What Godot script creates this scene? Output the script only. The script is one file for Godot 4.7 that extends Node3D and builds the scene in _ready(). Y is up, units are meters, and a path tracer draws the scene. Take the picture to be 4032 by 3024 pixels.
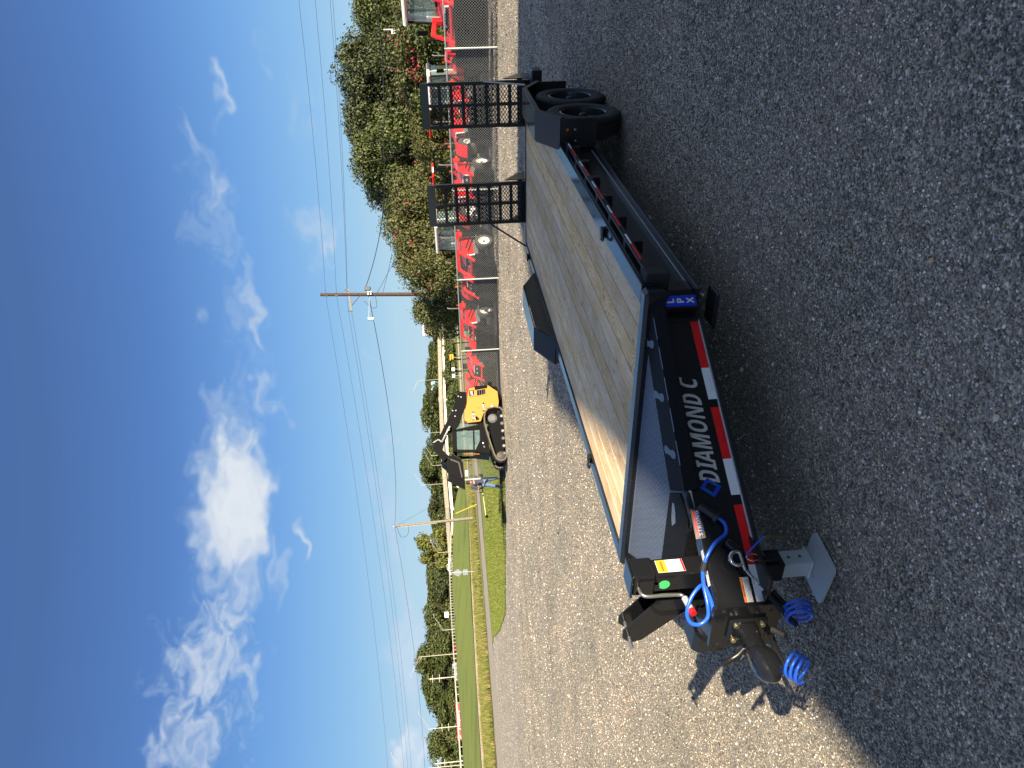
extends Node3D

# ---------------------------------------------------------------- geometry collector
class G:
	var v := PackedVector3Array()
	var n := PackedVector3Array()
	var u := PackedVector2Array()
	var c := PackedColorArray()
	var ix := PackedInt32Array()
	var col := Color(1, 1, 1)
	var tint := false
	func _p(p: Vector3, nn: Vector3, uv := Vector2()) -> void:
		v.append(p)
		n.append(nn)
		u.append(uv)
		if tint:
			c.append(col)
	func quad(a: Vector3, b: Vector3, d: Vector3, e: Vector3) -> void:   # counter-clockwise seen from outside
		var nn := (b - a).cross(d - a)
		if nn.length_squared() < 1e-14:
			nn = (d - a).cross(e - a)
		nn = nn.normalized()
		var i := v.size()
		_p(a, nn, Vector2(0, 0))
		_p(b, nn, Vector2(1, 0))
		_p(d, nn, Vector2(1, 1))
		_p(e, nn, Vector2(0, 1))
		ix.append_array([i, i + 2, i + 1, i, i + 3, i + 2])
	func tri(a: Vector3, b: Vector3, d: Vector3) -> void:
		var nn := (b - a).cross(d - a).normalized()
		var i := v.size()
		_p(a, nn, Vector2(0, 0))
		_p(b, nn, Vector2(1, 0))
		_p(d, nn, Vector2(0, 1))
		ix.append_array([i, i + 2, i + 1])
	func qo(a: Vector3, b: Vector3, d: Vector3, e: Vector3, o: Vector3) -> void:   # turned away from o
		if (b - a).cross(d - a).dot((a + d) * 0.5 - o) < 0.0:
			quad(a, e, d, b)
		else:
			quad(a, b, d, e)
	func to(a: Vector3, b: Vector3, d: Vector3, o: Vector3) -> void:
		if (b - a).cross(d - a).dot((a + b + d) / 3.0 - o) < 0.0:
			tri(a, d, b)
		else:
			tri(a, b, d)
	func box(ce: Vector3, s: Vector3, bas := Basis(), bev := 0.0) -> G:
		var h := s * 0.5
		var bv := minf(bev, minf(h.x, minf(h.y, h.z)) * 0.9)
		var P := func(sx: float, sy: float, sz: float, ax: int) -> Vector3:
			var p := Vector3(sx * (h.x - (0.0 if ax == 0 else bv)), sy * (h.y - (0.0 if ax == 1 else bv)), sz * (h.z - (0.0 if ax == 2 else bv)))
			return ce + bas * p
		for sg: float in [-1.0, 1.0]:
			qo(P.call(sg, -1, -1, 0), P.call(sg, 1, -1, 0), P.call(sg, 1, 1, 0), P.call(sg, -1, 1, 0), ce)
			qo(P.call(-1, sg, -1, 1), P.call(1, sg, -1, 1), P.call(1, sg, 1, 1), P.call(-1, sg, 1, 1), ce)
			qo(P.call(-1, -1, sg, 2), P.call(1, -1, sg, 2), P.call(1, 1, sg, 2), P.call(-1, 1, sg, 2), ce)
		if bv > 0.0:
			for s1: float in [-1.0, 1.0]:
				for s2: float in [-1.0, 1.0]:
					qo(P.call(s1, s2, -1, 0), P.call(s1, s2, 1, 0), P.call(s1, s2, 1, 1), P.call(s1, s2, -1, 1), ce)
					qo(P.call(s1, -1, s2, 0), P.call(s1, 1, s2, 0), P.call(s1, 1, s2, 2), P.call(s1, -1, s2, 2), ce)
					qo(P.call(-1, s1, s2, 1), P.call(1, s1, s2, 1), P.call(1, s1, s2, 2), P.call(-1, s1, s2, 2), ce)
					for s3: float in [-1.0, 1.0]:
						to(P.call(s1, s2, s3, 0), P.call(s1, s2, s3, 1), P.call(s1, s2, s3, 2), ce)
		return self
	func bx(x0: float, x1: float, y0: float, y1: float, z0: float, z1: float, bev := 0.0) -> G:
		return box(Vector3(x0 + x1, y0 + y1, z0 + z1) * 0.5, Vector3(absf(x1 - x0), absf(y1 - y0), absf(z1 - z0)), Basis(), bev)
	func bar(a: Vector3, b: Vector3, w: float, t: float, up := Vector3.UP, bev := 0.0) -> G:   # a box from a to b, w across and t along up
		var d := (b - a).normalized()
		var sx := d.cross(up)
		if sx.length() < 1e-4:
			sx = d.cross(Vector3.RIGHT)
		sx = sx.normalized()
		return box((a + b) * 0.5, Vector3(w, t, a.distance_to(b)), Basis(sx, sx.cross(-d).normalized() * -1.0, -d), bev)
	func prism(poly: PackedVector2Array, d0: float, d1: float, xf := Transform3D()) -> G:   # poly in x,y of xf, drawn out along z
		var pl := poly
		if Geometry2D.is_polygon_clockwise(pl):
			pl = poly.duplicate()
			pl.reverse()
		var t := Geometry2D.triangulate_polygon(pl)
		var k := pl.size()
		var flip := xf.basis.determinant() < 0.0
		var hi := maxf(d0, d1)
		var lo := minf(d0, d1)
		for i in range(0, t.size(), 3):
			var a := pl[t[i]]
			var b := pl[t[i + 1]]
			var e := pl[t[i + 2]]
			if (b - a).cross(e - a) < 0.0:
				var w := b
				b = e
				e = w
			var f := [xf * Vector3(a.x, a.y, hi), xf * Vector3(b.x, b.y, hi), xf * Vector3(e.x, e.y, hi)]
			var g := [xf * Vector3(a.x, a.y, lo), xf * Vector3(e.x, e.y, lo), xf * Vector3(b.x, b.y, lo)]
			if flip:
				tri(f[0], f[2], f[1])
				tri(g[0], g[2], g[1])
			else:
				tri(f[0], f[1], f[2])
				tri(g[0], g[1], g[2])
		for i in k:
			var a := pl[i]
			var b := pl[(i + 1) % k]
			var q := [xf * Vector3(a.x, a.y, lo), xf * Vector3(b.x, b.y, lo), xf * Vector3(b.x, b.y, hi), xf * Vector3(a.x, a.y, hi)]
			if flip:
				quad(q[0], q[3], q[2], q[1])
			else:
				quad(q[0], q[1], q[2], q[3])
		return self
	func tube(pts: PackedVector3Array, r, sides := 8, caps := true) -> G:   # r: a number or one per point
		var k := pts.size()
		var d := (pts[1] - pts[0]).normalized()
		var x := d.cross(Vector3.UP)
		if x.length() < 0.05:
			x = d.cross(Vector3.RIGHT)
		x = x.normalized()
		var base := v.size()
		for i in k:
			var dn: Vector3
			if i == 0:
				dn = pts[1] - pts[0]
			elif i == k - 1:
				dn = pts[k - 1] - pts[k - 2]
			else:
				dn = (pts[i + 1] - pts[i]).normalized() + (pts[i] - pts[i - 1]).normalized()
			dn = dn.normalized()
			x = (x - dn * x.dot(dn)).normalized()
			var y := dn.cross(x)
			var rr: float = r[i] if r is Array or r is PackedFloat32Array else r
			for j in sides:
				var a := TAU * j / sides
				var nn := x * cos(a) + y * sin(a)
				_p(pts[i] + nn * rr, nn, Vector2(float(j) / sides, float(i) / k))
		for i in k - 1:
			for j in sides:
				var a := base + i * sides + j
				var b := base + i * sides + (j + 1) % sides
				ix.append_array([a, a + sides, b, b, a + sides, b + sides])
		if caps:
			for e in [0, k - 1]:
				var o := v.size()
				var dn: Vector3 = (pts[0] - pts[1]).normalized() if e == 0 else (pts[k - 1] - pts[k - 2]).normalized()
				_p(pts[e], dn)
				for j in sides:
					_p(v[base + e * sides + j], dn)
				for j in sides:
					if e == 0:
						ix.append_array([o, o + 1 + j, o + 1 + (j + 1) % sides])
					else:
						ix.append_array([o, o + 1 + (j + 1) % sides, o + 1 + j])
		return self
	func rod(a: Vector3, b: Vector3, r: float, sides := 8, r2 := -1.0) -> G:
		return tube(PackedVector3Array([a, b]), [r, r if r2 < 0.0 else r2], sides)
	func lathe(prof: PackedVector2Array, segs: int, xf := Transform3D()) -> G:   # (radius, height along y of xf)
		for i in prof.size() - 1:
			var a := prof[i]
			var b := prof[i + 1]
			var t := (b - a)
			var nn2 := Vector2(t.y, -t.x).normalized()
			var base := v.size()
			for j in segs + 1:
				var w := TAU * j / segs
				var cs := Vector3(cos(w), 0, sin(w))
				var nn := (xf.basis * (cs * nn2.x + Vector3(0, nn2.y, 0))).normalized()
				_p(xf * (cs * a.x + Vector3(0, a.y, 0)), nn, Vector2(float(j) / segs, 0))
				_p(xf * (cs * b.x + Vector3(0, b.y, 0)), nn, Vector2(float(j) / segs, 1))
			for j in segs:
				var p := base + j * 2
				ix.append_array([p, p + 2, p + 1, p + 1, p + 2, p + 3])
		return self
	func ball(ce: Vector3, r: Vector3, segs := 10, rows := 6) -> G:
		var base := v.size()
		for i in rows + 1:
			var f := PI * i / rows
			for j in segs + 1:
				var w := TAU * j / segs
				var nn := Vector3(sin(f) * cos(w), cos(f), sin(f) * sin(w))
				_p(ce + nn * r, (nn / r).normalized(), Vector2(float(j) / segs, float(i) / rows))
		for i in rows:
			for j in segs:
				var p := base + i * (segs + 1) + j
				ix.append_array([p, p + 1, p + segs + 1, p + 1, p + segs + 2, p + segs + 1])
		return self
	func uvs(f: Callable) -> G:
		for i in v.size():
			u[i] = f.call(v[i])
		return self
	func mesh() -> ArrayMesh:
		var a := []
		a.resize(Mesh.ARRAY_MAX)
		a[Mesh.ARRAY_VERTEX] = v
		a[Mesh.ARRAY_NORMAL] = n
		a[Mesh.ARRAY_TEX_UV] = u
		if tint:
			a[Mesh.ARRAY_COLOR] = c
		a[Mesh.ARRAY_INDEX] = ix
		var m := ArrayMesh.new()
		m.add_surface_from_arrays(Mesh.PRIMITIVE_TRIANGLES, a)
		return m

# ---------------------------------------------------------------- scene helpers
var rng := RandomNumberGenerator.new()
var MT := {}
var names := {}

func numbered(called: String) -> String:
	names[called] = names.get(called, -1) + 1
	return called if names[called] == 0 else "%s_%03d" % [called, names[called]]

func thing(called: String, label: String, category: String, at := Vector3.ZERO, turn := 0.0, group := "") -> Node3D:
	var o := Node3D.new()
	o.name = numbered(called)
	add_child(o)
	o.position = at
	o.rotation.y = turn
	return tag(o, label, category, group)

func tag(o: Node3D, label: String, category: String, group := "") -> Node3D:
	o.set_meta("label", label)
	o.set_meta("category", category)
	if group:
		o.set_meta("group", group)
	return o

func part(parent: Node3D, called: String, g, m: Material, label := "") -> MeshInstance3D:
	var o := MeshInstance3D.new()
	o.name = called
	o.mesh = g.mesh() if g is G else g
	o.material_override = m
	parent.add_child(o, true)
	if label:
		o.set_meta("label", label)
	return o

func single(called: String, g, m: Material, label: String, category: String, at := Vector3.ZERO, group := "") -> MeshInstance3D:
	var o := MeshInstance3D.new()
	o.name = numbered(called)
	o.mesh = g.mesh() if g is G else g
	o.material_override = m
	add_child(o)
	o.position = at
	tag(o, label, category, group)
	return o

func struct(called: String, g, m: Material) -> MeshInstance3D:
	var o := MeshInstance3D.new()
	o.name = numbered(called)
	o.mesh = g.mesh() if g is G else g
	o.material_override = m
	add_child(o)
	o.set_meta("kind", "structure")
	return o

func copy(o: Node3D, called: String, label: String, at: Vector3, turn: float, scl := Vector3.ONE) -> Node3D:
	var r: Node3D = o.duplicate()
	r.name = numbered(called)
	add_child(r)
	r.position = at
	r.rotation = Vector3(0, turn, 0)
	r.scale = scl
	r.set_meta("label", label)
	return r

func mat(called: String, r: float, g: float, b: float, rough := 0.7, metal := 0.0, spec := 0.5) -> StandardMaterial3D:   # linear base colour
	var m := StandardMaterial3D.new()
	m.resource_name = called
	m.albedo_color = Color(r, g, b).linear_to_srgb()
	m.roughness = rough
	m.metallic = metal
	m.metallic_specular = spec
	MT[called] = m
	return m

func noise(seed_: int, freq: float, kind := FastNoiseLite.TYPE_SIMPLEX_SMOOTH, oct := 4) -> FastNoiseLite:
	var f := FastNoiseLite.new()
	f.seed = seed_
	f.frequency = freq
	f.noise_type = kind
	f.fractal_octaves = oct
	return f

func ramp(stops: Array) -> Gradient:   # [[offset, Color linear]...]
	var g := Gradient.new()
	var o := PackedFloat32Array()
	var c := PackedColorArray()
	for s in stops:
		o.append(s[0])
		c.append(Color(s[1], s[2], s[3]).linear_to_srgb())
	g.offsets = o
	g.colors = c
	return g

func ntex(f: FastNoiseLite, size: int, gr: Gradient = null, as_normal := false, bump := 4.0) -> NoiseTexture2D:
	var t := NoiseTexture2D.new()
	t.width = size
	t.height = size
	t.seamless = true
	t.noise = f
	t.color_ramp = gr
	t.as_normal_map = as_normal
	t.bump_strength = bump
	t.generate_mipmaps = false
	return t

func text_mesh(s: String, h: float, depth: float, serif := false, bold := 0.0) -> TextMesh:   # h: height of the capitals
	var f := SystemFont.new()
	f.font_names = PackedStringArray(["Droid Serif" if serif else "Droid Sans"])
	f.font_weight = 700
	var fv := FontVariation.new()
	fv.base_font = f
	fv.variation_embolden = bold
	var t := TextMesh.new()
	t.text = s
	t.font = fv
	t.font_size = 48
	t.pixel_size = h / 48.0 / 0.714
	t.depth = depth
	t.curve_step = 2.0
	return t

func letters(parent: Node3D, s: String, h: float, xf: Transform3D, m: Material, stretch := 1.0, slant := 0.0, called := "lettering", depth := 0.003) -> MeshInstance3D:
	var o := MeshInstance3D.new()
	o.name = called
	o.mesh = text_mesh(s, h, depth)
	o.material_override = m
	var b := Basis(Vector3(stretch, 0, 0), Vector3(slant, 1, 0), Vector3(0, 0, 1))
	o.transform = xf * Transform3D(b, Vector3.ZERO)
	parent.add_child(o, true)
	return o

func frame(at: Vector3, right: Vector3, up: Vector3) -> Transform3D:
	var r := right.normalized()
	var n := r.cross(up).normalized()
	return Transform3D(Basis(r, n.cross(r).normalized(), n), at)

# ---------------------------------------------------------------- camera, sky, sun
const EYE := 1.95
const SUN_EL := 22.0
var sun_h := Vector3(0.54, 0, 0.842)    # where the sun stands, along the ground

func set_camera_and_light() -> void:
	var cam := Camera3D.new()
	cam.name = "camera"
	var p := deg_to_rad(4.43)
	var r := deg_to_rad(3.6)
	var f := Vector3(0, -sin(p), -cos(p))
	var u0 := Vector3(0, cos(p), -sin(p))
	var up := u0 * cos(r) + Vector3.RIGHT * sin(r)
	var rt := Vector3.RIGHT * cos(r) - u0 * sin(r)
	# the photograph lies on its side: its top edge is the right-hand side of the place
	cam.transform = Transform3D(Basis(-up, rt, -f), Vector3(0, EYE, 0))
	cam.fov = rad_to_deg(2.0 * atan(1512.0 / 2912.0))
	cam.near = 0.05
	cam.far = 3000.0
	add_child(cam)
	cam.current = true

	var sun := DirectionalLight3D.new()
	sun.name = "sun"
	var el := deg_to_rad(SUN_EL)
	var to_sun := (sun_h.normalized() * cos(el) + Vector3.UP * sin(el)).normalized()
	sun.look_at_from_position(to_sun * 50.0, Vector3.ZERO, Vector3.UP)
	sun.light_energy = 1.5
	sun.light_color = Color(1.0, 0.945, 0.845)
	sun.light_angular_distance = 0.55
	sun.shadow_enabled = true
	add_child(sun)

	var we := WorldEnvironment.new()
	we.name = "surroundings"
	var e := Environment.new()
	e.background_mode = Environment.BG_SKY
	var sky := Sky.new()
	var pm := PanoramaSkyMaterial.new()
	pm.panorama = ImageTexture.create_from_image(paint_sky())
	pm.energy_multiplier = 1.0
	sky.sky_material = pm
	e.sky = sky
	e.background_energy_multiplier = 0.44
	e.tonemap_mode = Environment.TONE_MAPPER_LINEAR
	e.tonemap_exposure = 2.5
	e.sdfgi_enabled = true
	e.ssao_enabled = true
	e.ssil_enabled = true
	we.environment = e
	add_child(we)

# clouds: [azimuth, elevation, half length, half height, tilt, density, fineness] in degrees
const CLOUDS := [
	[-18.8, 18.5, 5.0, 2.2, 5, 0.60, 1.6], [-17.6, 16.3, 4.0, 1.5, 7, 0.65, 1.6], [-22.1, 19.4, 4.3, 1.9, 12, 0.55, 1.6], [-17.8, 20.7, 2.0, 0.7, 36, 0.35, 1.7],
	[6.2, 14.6, 6.7, 0.8, 6, 0.40, 1.3], [14.9, 15.7, 4.7, 0.9, 11, 0.40, 1.3], [19.9, 17.2, 2.1, 0.4, 10, 0.42, 1.2], [0.5, 14.0, 2.3, 0.9, 10, 0.45, 1.2],
	[-6.9, 16.5, 8.5, 2.7, 4, 1.00, 1.0], [-8.7, 17.7, 5.9, 2.0, 5, 0.80, 1.0], [-7.2, 15.4, 6.8, 1.6, 1, 0.90, 1.0], [-18.3, 17.3, 4.2, 2.7, 5, 0.62, 1.6],
	[-18.9, 19.3, 3.0, 1.4, 51, 0.40, 1.7], [-23.7, 19.2, 3.2, 2.5, 5, 0.55, 1.5], [-20.5, 15.5, 5.0, 0.6, 4, 0.42, 1.8], [6.4, 14.6, 4.9, 1.4, 4, 0.36, 1.3],
	[16.2, 16.3, 4.9, 1.3, 13, 0.42, 1.4], [13.0, 16.8, 3.4, 2.0, 1, 0.25, 1.5], [6.1, 14.3, 3.4, 0.6, 1, 0.35, 1.2], [22.7, 14.7, 2.3, 0.5, -2, 0.60, 1.0],
	[24.2, 11.9, 1.6, 0.8, 6, 0.20, 1.4], [21.0, 9.6, 3.5, 0.7, -3, 0.16, 1.1], [12.3, 9.6, 3.0, 1.3, 27, 0.42, 1.1], [10.9, 8.6, 2.0, 0.5, 9, 0.55, 1.0],
	[-10.6, 11.7, 1.4, 0.3, 4, 0.70, 1.0], [-12.5, 13.6, 2.7, 0.5, -1, 0.40, 1.2], [7.0, 18.0, 1.2, 0.3, -6, 0.30, 1.0], [-10.6, 5.4, 5.8, 0.9, 7, 0.35, 0.8],
	[-19.3, 4.4, 7.8, 1.4, 2, 0.60, 0.7], [-25.1, 5.2, 2.2, 0.6, 3, 1.00, 1.2], [-25.3, 4.5, 2.5, 0.8, -2, 0.90, 0.9], [-3.0, 5.0, 2.7, 0.4, 1, 0.35, 0.9],
	[2.8, 6.0, 1.3, 0.3, 10, 0.25, 1.0]
]

func sky_colour(el: float) -> Color:   # what a clear sky shows at that elevation (display values)
	var k := clampf(el / 42.0, 0.0, 1.0)
	var stops := [[0.0, Color(0.754, 0.841, 0.884)], [0.10, Color(0.678, 0.813, 0.893)], [0.21, Color(0.544, 0.728, 0.893)], [0.34, Color(0.430, 0.624, 0.855)], [0.5, Color(0.329, 0.491, 0.738)], [0.67, Color(0.291, 0.421, 0.639)], [1.0, Color(0.282, 0.406, 0.611)]]
	for i in stops.size() - 1:
		if k <= stops[i + 1][0]:
			var t: float = (k - stops[i][0]) / (stops[i + 1][0] - stops[i][0])
			return stops[i][1].lerp(stops[i + 1][1], t)
	return stops[-1][1]

func cloud_at(az: float, el: float, n1: FastNoiseLite, n2: FastNoiseLite, n3: FastNoiseLite, all: bool) -> Vector2:
	# (cover, brightness)
	var ca := cos(deg_to_rad(el))
	var px := az * ca
	var cover := 0.0
	var lit := 0.0
	var w1 := n3.get_noise_2d(px, el * 1.6) * 2.2
	var w2 := n3.get_noise_2d(px + 70.0, el * 1.6 + 31.0) * 1.4
	for c in CLOUDS:
		var dx: float = (az - c[0]) * ca + w1
		var dy: float = el - c[1] + w2
		if absf(dx) > c[2] * 1.9 + 2.0 or absf(dy) > c[3] * 2.2 + c[2] * 0.6 + 2.0:
			continue
		var t := deg_to_rad(c[4])
		var lx: float = dx * cos(t) + dy * sin(t)
		var ly: float = dy * cos(t) - dx * sin(t)
		var qx: float = lx / c[2]
		var qy: float = ly / c[3]
		var d := sqrt(qx * qx + qy * qy)
		if d > 1.8:
			continue
		var f: float = c[6]
		var st: float = 0.6 if f <= 1.0 else (0.38 if f < 1.45 else 0.85)
		var nn := n1.get_noise_2d(lx * f * st + c[0], ly * 1.7 * f) * 0.75 + n2.get_noise_2d(lx * f * st + c[0], ly * 1.6 * f) * 0.38
		var amp: float = 0.62 if f <= 1.0 else (1.0 if f < 1.45 else 1.35)
		var k: float = smoothstep(0.0, 1.2, 1.16 - d + nn * amp - (0.2 if f > 1.2 else 0.0)) * c[5]
		var below: float = clampf(-qy, 0.0, 1.0)
		lit = maxf(lit, k * (1.0 - 0.22 * below * (c[5])))
		cover = 1.0 - (1.0 - cover) * (1.0 - k)
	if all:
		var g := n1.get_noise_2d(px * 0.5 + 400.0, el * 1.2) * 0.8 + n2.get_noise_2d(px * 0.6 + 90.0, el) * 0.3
		cover = maxf(cover, smoothstep(-0.20, 0.30, g) * 0.95 * smoothstep(3.0, 14.0, el))  # extra cloud out of view, added to whiten the skylight in the shade
	return Vector2(cover, lit)

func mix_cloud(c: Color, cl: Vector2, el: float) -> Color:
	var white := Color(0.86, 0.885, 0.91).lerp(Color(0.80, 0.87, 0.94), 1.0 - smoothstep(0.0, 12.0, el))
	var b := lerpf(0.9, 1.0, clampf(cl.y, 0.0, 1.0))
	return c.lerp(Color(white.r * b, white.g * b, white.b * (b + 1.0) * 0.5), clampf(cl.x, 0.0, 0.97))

func paint_sky() -> Image:
	var n1 := noise(11, 0.16, FastNoiseLite.TYPE_SIMPLEX_SMOOTH, 6)
	var n2 := noise(23, 0.75, FastNoiseLite.TYPE_SIMPLEX_SMOOTH, 4)
	var n3 := noise(37, 0.22, FastNoiseLite.TYPE_SIMPLEX_SMOOTH, 3)
	# all round, coarse
	var lw := 512
	var lo := Image.create(lw, lw / 2, false, Image.FORMAT_RGB8)
	for y in lw / 2:
		var el := 90.0 - (y + 0.5) * 360.0 / lw
		var base := sky_colour(maxf(el, 0.0))
		for x in lw:
			var az := fposmod((x + 0.5) * 360.0 / lw + 180.0, 360.0) - 180.0
			var c := base
			if el > 0.0:
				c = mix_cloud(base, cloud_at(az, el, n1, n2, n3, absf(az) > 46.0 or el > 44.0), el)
			lo.set_pixel(x, y, c)
	var W := 4096
	lo.resize(W, W / 2, Image.INTERPOLATE_CUBIC)
	# where clouds stand out sharply, fine
	var per := 360.0 / W
	var x0 := int(-42.0 / per)
	var x1 := int(42.0 / per)
	for y in range(int((90.0 - 46.0) / per), int(90.0 / per)):
		var el := 90.0 - (y + 0.5) * per
		var base := sky_colour(el)
		for x in range(x0, x1):
			var az := (x + 0.5) * per
			lo.set_pixel(posmod(x, W), y, mix_cloud(base, cloud_at(az, el, n1, n2, n3, false), el))
	return lo

# ---------------------------------------------------------------- materials
func make_materials() -> void:
	mat("black_paint", 0.010, 0.0105, 0.012, 0.16)
	mat("black_satin", 0.012, 0.012, 0.013, 0.35)
	mat("black_matt", 0.012, 0.012, 0.012, 0.7)
	mat("rubber", 0.016, 0.016, 0.017, 0.75)
	mat("dusty_rubber", 0.05, 0.046, 0.042, 0.85)
	mat("track_rubber", 0.13, 0.11, 0.085, 0.9)
	mat("dust_black", 0.02, 0.021, 0.024, 0.22)
	mat("galvanised", 0.50, 0.52, 0.53, 0.45, 0.35)
	mat("zinc", 0.55, 0.55, 0.52, 0.25, 0.9)
	mat("brass_zinc", 0.5, 0.44, 0.26, 0.3, 0.9)
	mat("steel_rod", 0.42, 0.40, 0.36, 0.35, 0.9)
	mat("bronze_rod", 0.20, 0.16, 0.10, 0.4, 0.8)
	mat("blue_cable", 0.02, 0.11, 0.62, 0.28)
	mat("red_plastic", 0.62, 0.015, 0.02, 0.35)
	mat("green_sticker", 0.08, 0.60, 0.18, 0.5)
	mat("white_sticker", 0.72, 0.72, 0.70, 0.5)
	mat("amber_sticker", 0.75, 0.36, 0.02, 0.45)
	mat("orange_sticker", 0.72, 0.17, 0.02, 0.45)
	mat("ink", 0.02, 0.02, 0.02, 0.6)
	mat("grey_ink", 0.25, 0.25, 0.25, 0.6)
	mat("red_tape", 0.86, 0.012, 0.014, 0.35)
	mat("white_tape", 0.88, 0.89, 0.90, 0.35)
	mat("faint_red", 0.6, 0.012, 0.014, 0.4)
	mat("faint_white", 0.68, 0.70, 0.72, 0.4)
	mat("chrome_letters", 0.66, 0.63, 0.60, 0.35, 0.3)
	mat("blue_plate", 0.01, 0.045, 0.52, 0.3)
	mat("blue_logo", 0.02, 0.16, 0.62, 0.25, 0.5)
	mat("white_paint", 0.78, 0.78, 0.76, 0.4)
	mat("amber_lens", 0.55, 0.14, 0.01, 0.2)
	mat("tractor_red", 0.62, 0.012, 0.014, 0.28)
	mat("tractor_black", 0.006, 0.006, 0.007, 0.5, 0.0, 0.15)
	mat("tractor_grey", 0.10, 0.105, 0.11, 0.5)
	mat("rim_white", 0.66, 0.66, 0.60, 0.4)
	mat("rim_silver", 0.5, 0.5, 0.48, 0.35, 0.3)
	mat("loader_yellow", 0.46, 0.19, 0.003, 0.4)
	mat("loader_black", 0.006, 0.006, 0.007, 0.45, 0.0, 0.15)
	mat("rust", 0.20, 0.075, 0.025, 0.85)
	mat("dark_steel", 0.05, 0.04, 0.035, 0.6)
	mat("fence_steel", 0.44, 0.45, 0.43, 0.5, 0.35)
	mat("wire", 0.38, 0.39, 0.38, 0.5, 0.3)
	mat("pole_brown", 0.095, 0.058, 0.042, 0.85)
	mat("pole_grey", 0.27, 0.24, 0.18, 0.85)
	mat("cable_black", 0.03, 0.035, 0.045, 0.6)
	mat("concrete", 0.40, 0.35, 0.28, 0.85)
	mat("concrete_pale", 0.70, 0.66, 0.54, 0.85)
	mat("sign_back", 0.30, 0.32, 0.36, 0.5, 0.4)
	mat("sign_white", 0.80, 0.80, 0.78, 0.5)
	mat("sign_red", 0.52, 0.02, 0.045, 0.5)
	mat("sign_blue", 0.02, 0.03, 0.20, 0.5)
	mat("sign_teal", 0.32, 0.60, 0.66, 0.5)
	mat("sign_amber", 0.72, 0.36, 0.01, 0.5)
	mat("yellow_sleeve", 0.75, 0.52, 0.02, 0.5)
	mat("guard_steel", 0.44, 0.41, 0.35, 0.5, 0.1)
	mat("car_white", 0.78, 0.78, 0.78, 0.3)
	mat("car_blue", 0.01, 0.02, 0.07, 0.3)
	mat("car_maroon", 0.16, 0.006, 0.02, 0.3)
	mat("car_silver", 0.5, 0.52, 0.55, 0.3, 0.4)
	mat("dark_glass", 0.012, 0.016, 0.018, 0.06)
	var gl := mat("cab_glass", 0.20, 0.30, 0.30, 0.04)
	gl.transparency = BaseMaterial3D.TRANSPARENCY_ALPHA
	gl.albedo_color.a = 0.28
	mat("skin", 0.36, 0.18, 0.11, 0.6)
	mat("hair", 0.03, 0.02, 0.014, 0.7)
	mat("shirt", 0.045, 0.048, 0.065, 0.85)
	mat("jeans", 0.14, 0.22, 0.36, 0.85)
	mat("shoe", 0.015, 0.015, 0.015, 0.6)
	mat("trim_yellow", 0.62, 0.52, 0.20, 0.4)
	mat("bark", 0.12, 0.085, 0.06, 0.9)
	mat("bark_pale", 0.30, 0.25, 0.20, 0.9)
	mat("shop_wall", 0.40, 0.39, 0.36, 0.6)
	mat("shop_roof", 0.25, 0.26, 0.28, 0.5)
	# foliage: colour per leaf clump
	var lf := mat("leaf", 0.84, 0.88, 0.84, 0.6)
	lf.vertex_color_use_as_albedo = true
	lf.backlight_enabled = true
	lf.backlight = Color(0.22, 0.26, 0.08)
	var bl := mat("blossom", 0.30, 0.03, 0.055, 0.7)
	bl.backlight_enabled = true
	bl.backlight = Color(0.3, 0.04, 0.07)
	var gm := mat("grass_blades", 1, 1, 1, 0.7)
	gm.vertex_color_use_as_albedo = true
	gm.backlight_enabled = true
	gm.backlight = Color(0.2, 0.24, 0.06)

	# gravel: stones of many tones
	var gv := mat("gravel", 1, 1, 1, 0.75)
	var cell := noise(5, 0.05, FastNoiseLite.TYPE_CELLULAR, 1)
	cell.fractal_type = FastNoiseLite.FRACTAL_NONE
	cell.cellular_return_type = FastNoiseLite.RETURN_CELL_VALUE
	cell.cellular_jitter = 1.0
	gv.albedo_texture = ntex(cell, 1024, ramp([[0.0, 0.11, 0.10, 0.085], [0.25, 0.21, 0.187, 0.152], [0.45, 0.32, 0.285, 0.225], [0.6, 0.32, 0.25, 0.16], [0.72, 0.44, 0.37, 0.265], [0.86, 0.38, 0.335, 0.27], [1.0, 0.80, 0.73, 0.60]]))
	gv.uv1_triplanar = true
	gv.uv1_world_triplanar = true
	gv.uv1_scale = Vector3.ONE * 2.1
	gv.vertex_color_use_as_albedo = true
	var st := mat("stone", 1, 1, 1, 0.6)
	st.vertex_color_use_as_albedo = true

	var asph := mat("asphalt", 1, 1, 1, 0.9)
	asph.albedo_texture = ntex(noise(8, 0.08), 512, ramp([[0.2, 0.012, 0.012, 0.013], [0.8, 0.026, 0.026, 0.026]]))  # blacker than the paving itself: shadow among the tractors is painted in
	asph.uv1_triplanar = true
	asph.uv1_world_triplanar = true
	asph.uv1_scale = Vector3.ONE * 0.6
	var road := mat("old_asphalt", 1, 1, 1, 0.9)
	road.albedo_texture = ntex(noise(9, 0.03), 512, ramp([[0.2, 0.29, 0.245, 0.185], [0.8, 0.39, 0.335, 0.26]]))
	road.uv1_triplanar = true
	road.uv1_world_triplanar = true
	road.uv1_scale = Vector3.ONE * 0.12
	var hw := mat("highway_asphalt", 0.16, 0.155, 0.15, 0.9)
	hw.albedo_texture = ntex(noise(19, 0.03), 256, ramp([[0.2, 0.8, 0.8, 0.8], [0.8, 1, 1, 1]]))
	hw.uv1_triplanar = true
	hw.uv1_world_triplanar = true
	hw.uv1_scale = Vector3.ONE * 0.1
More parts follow.
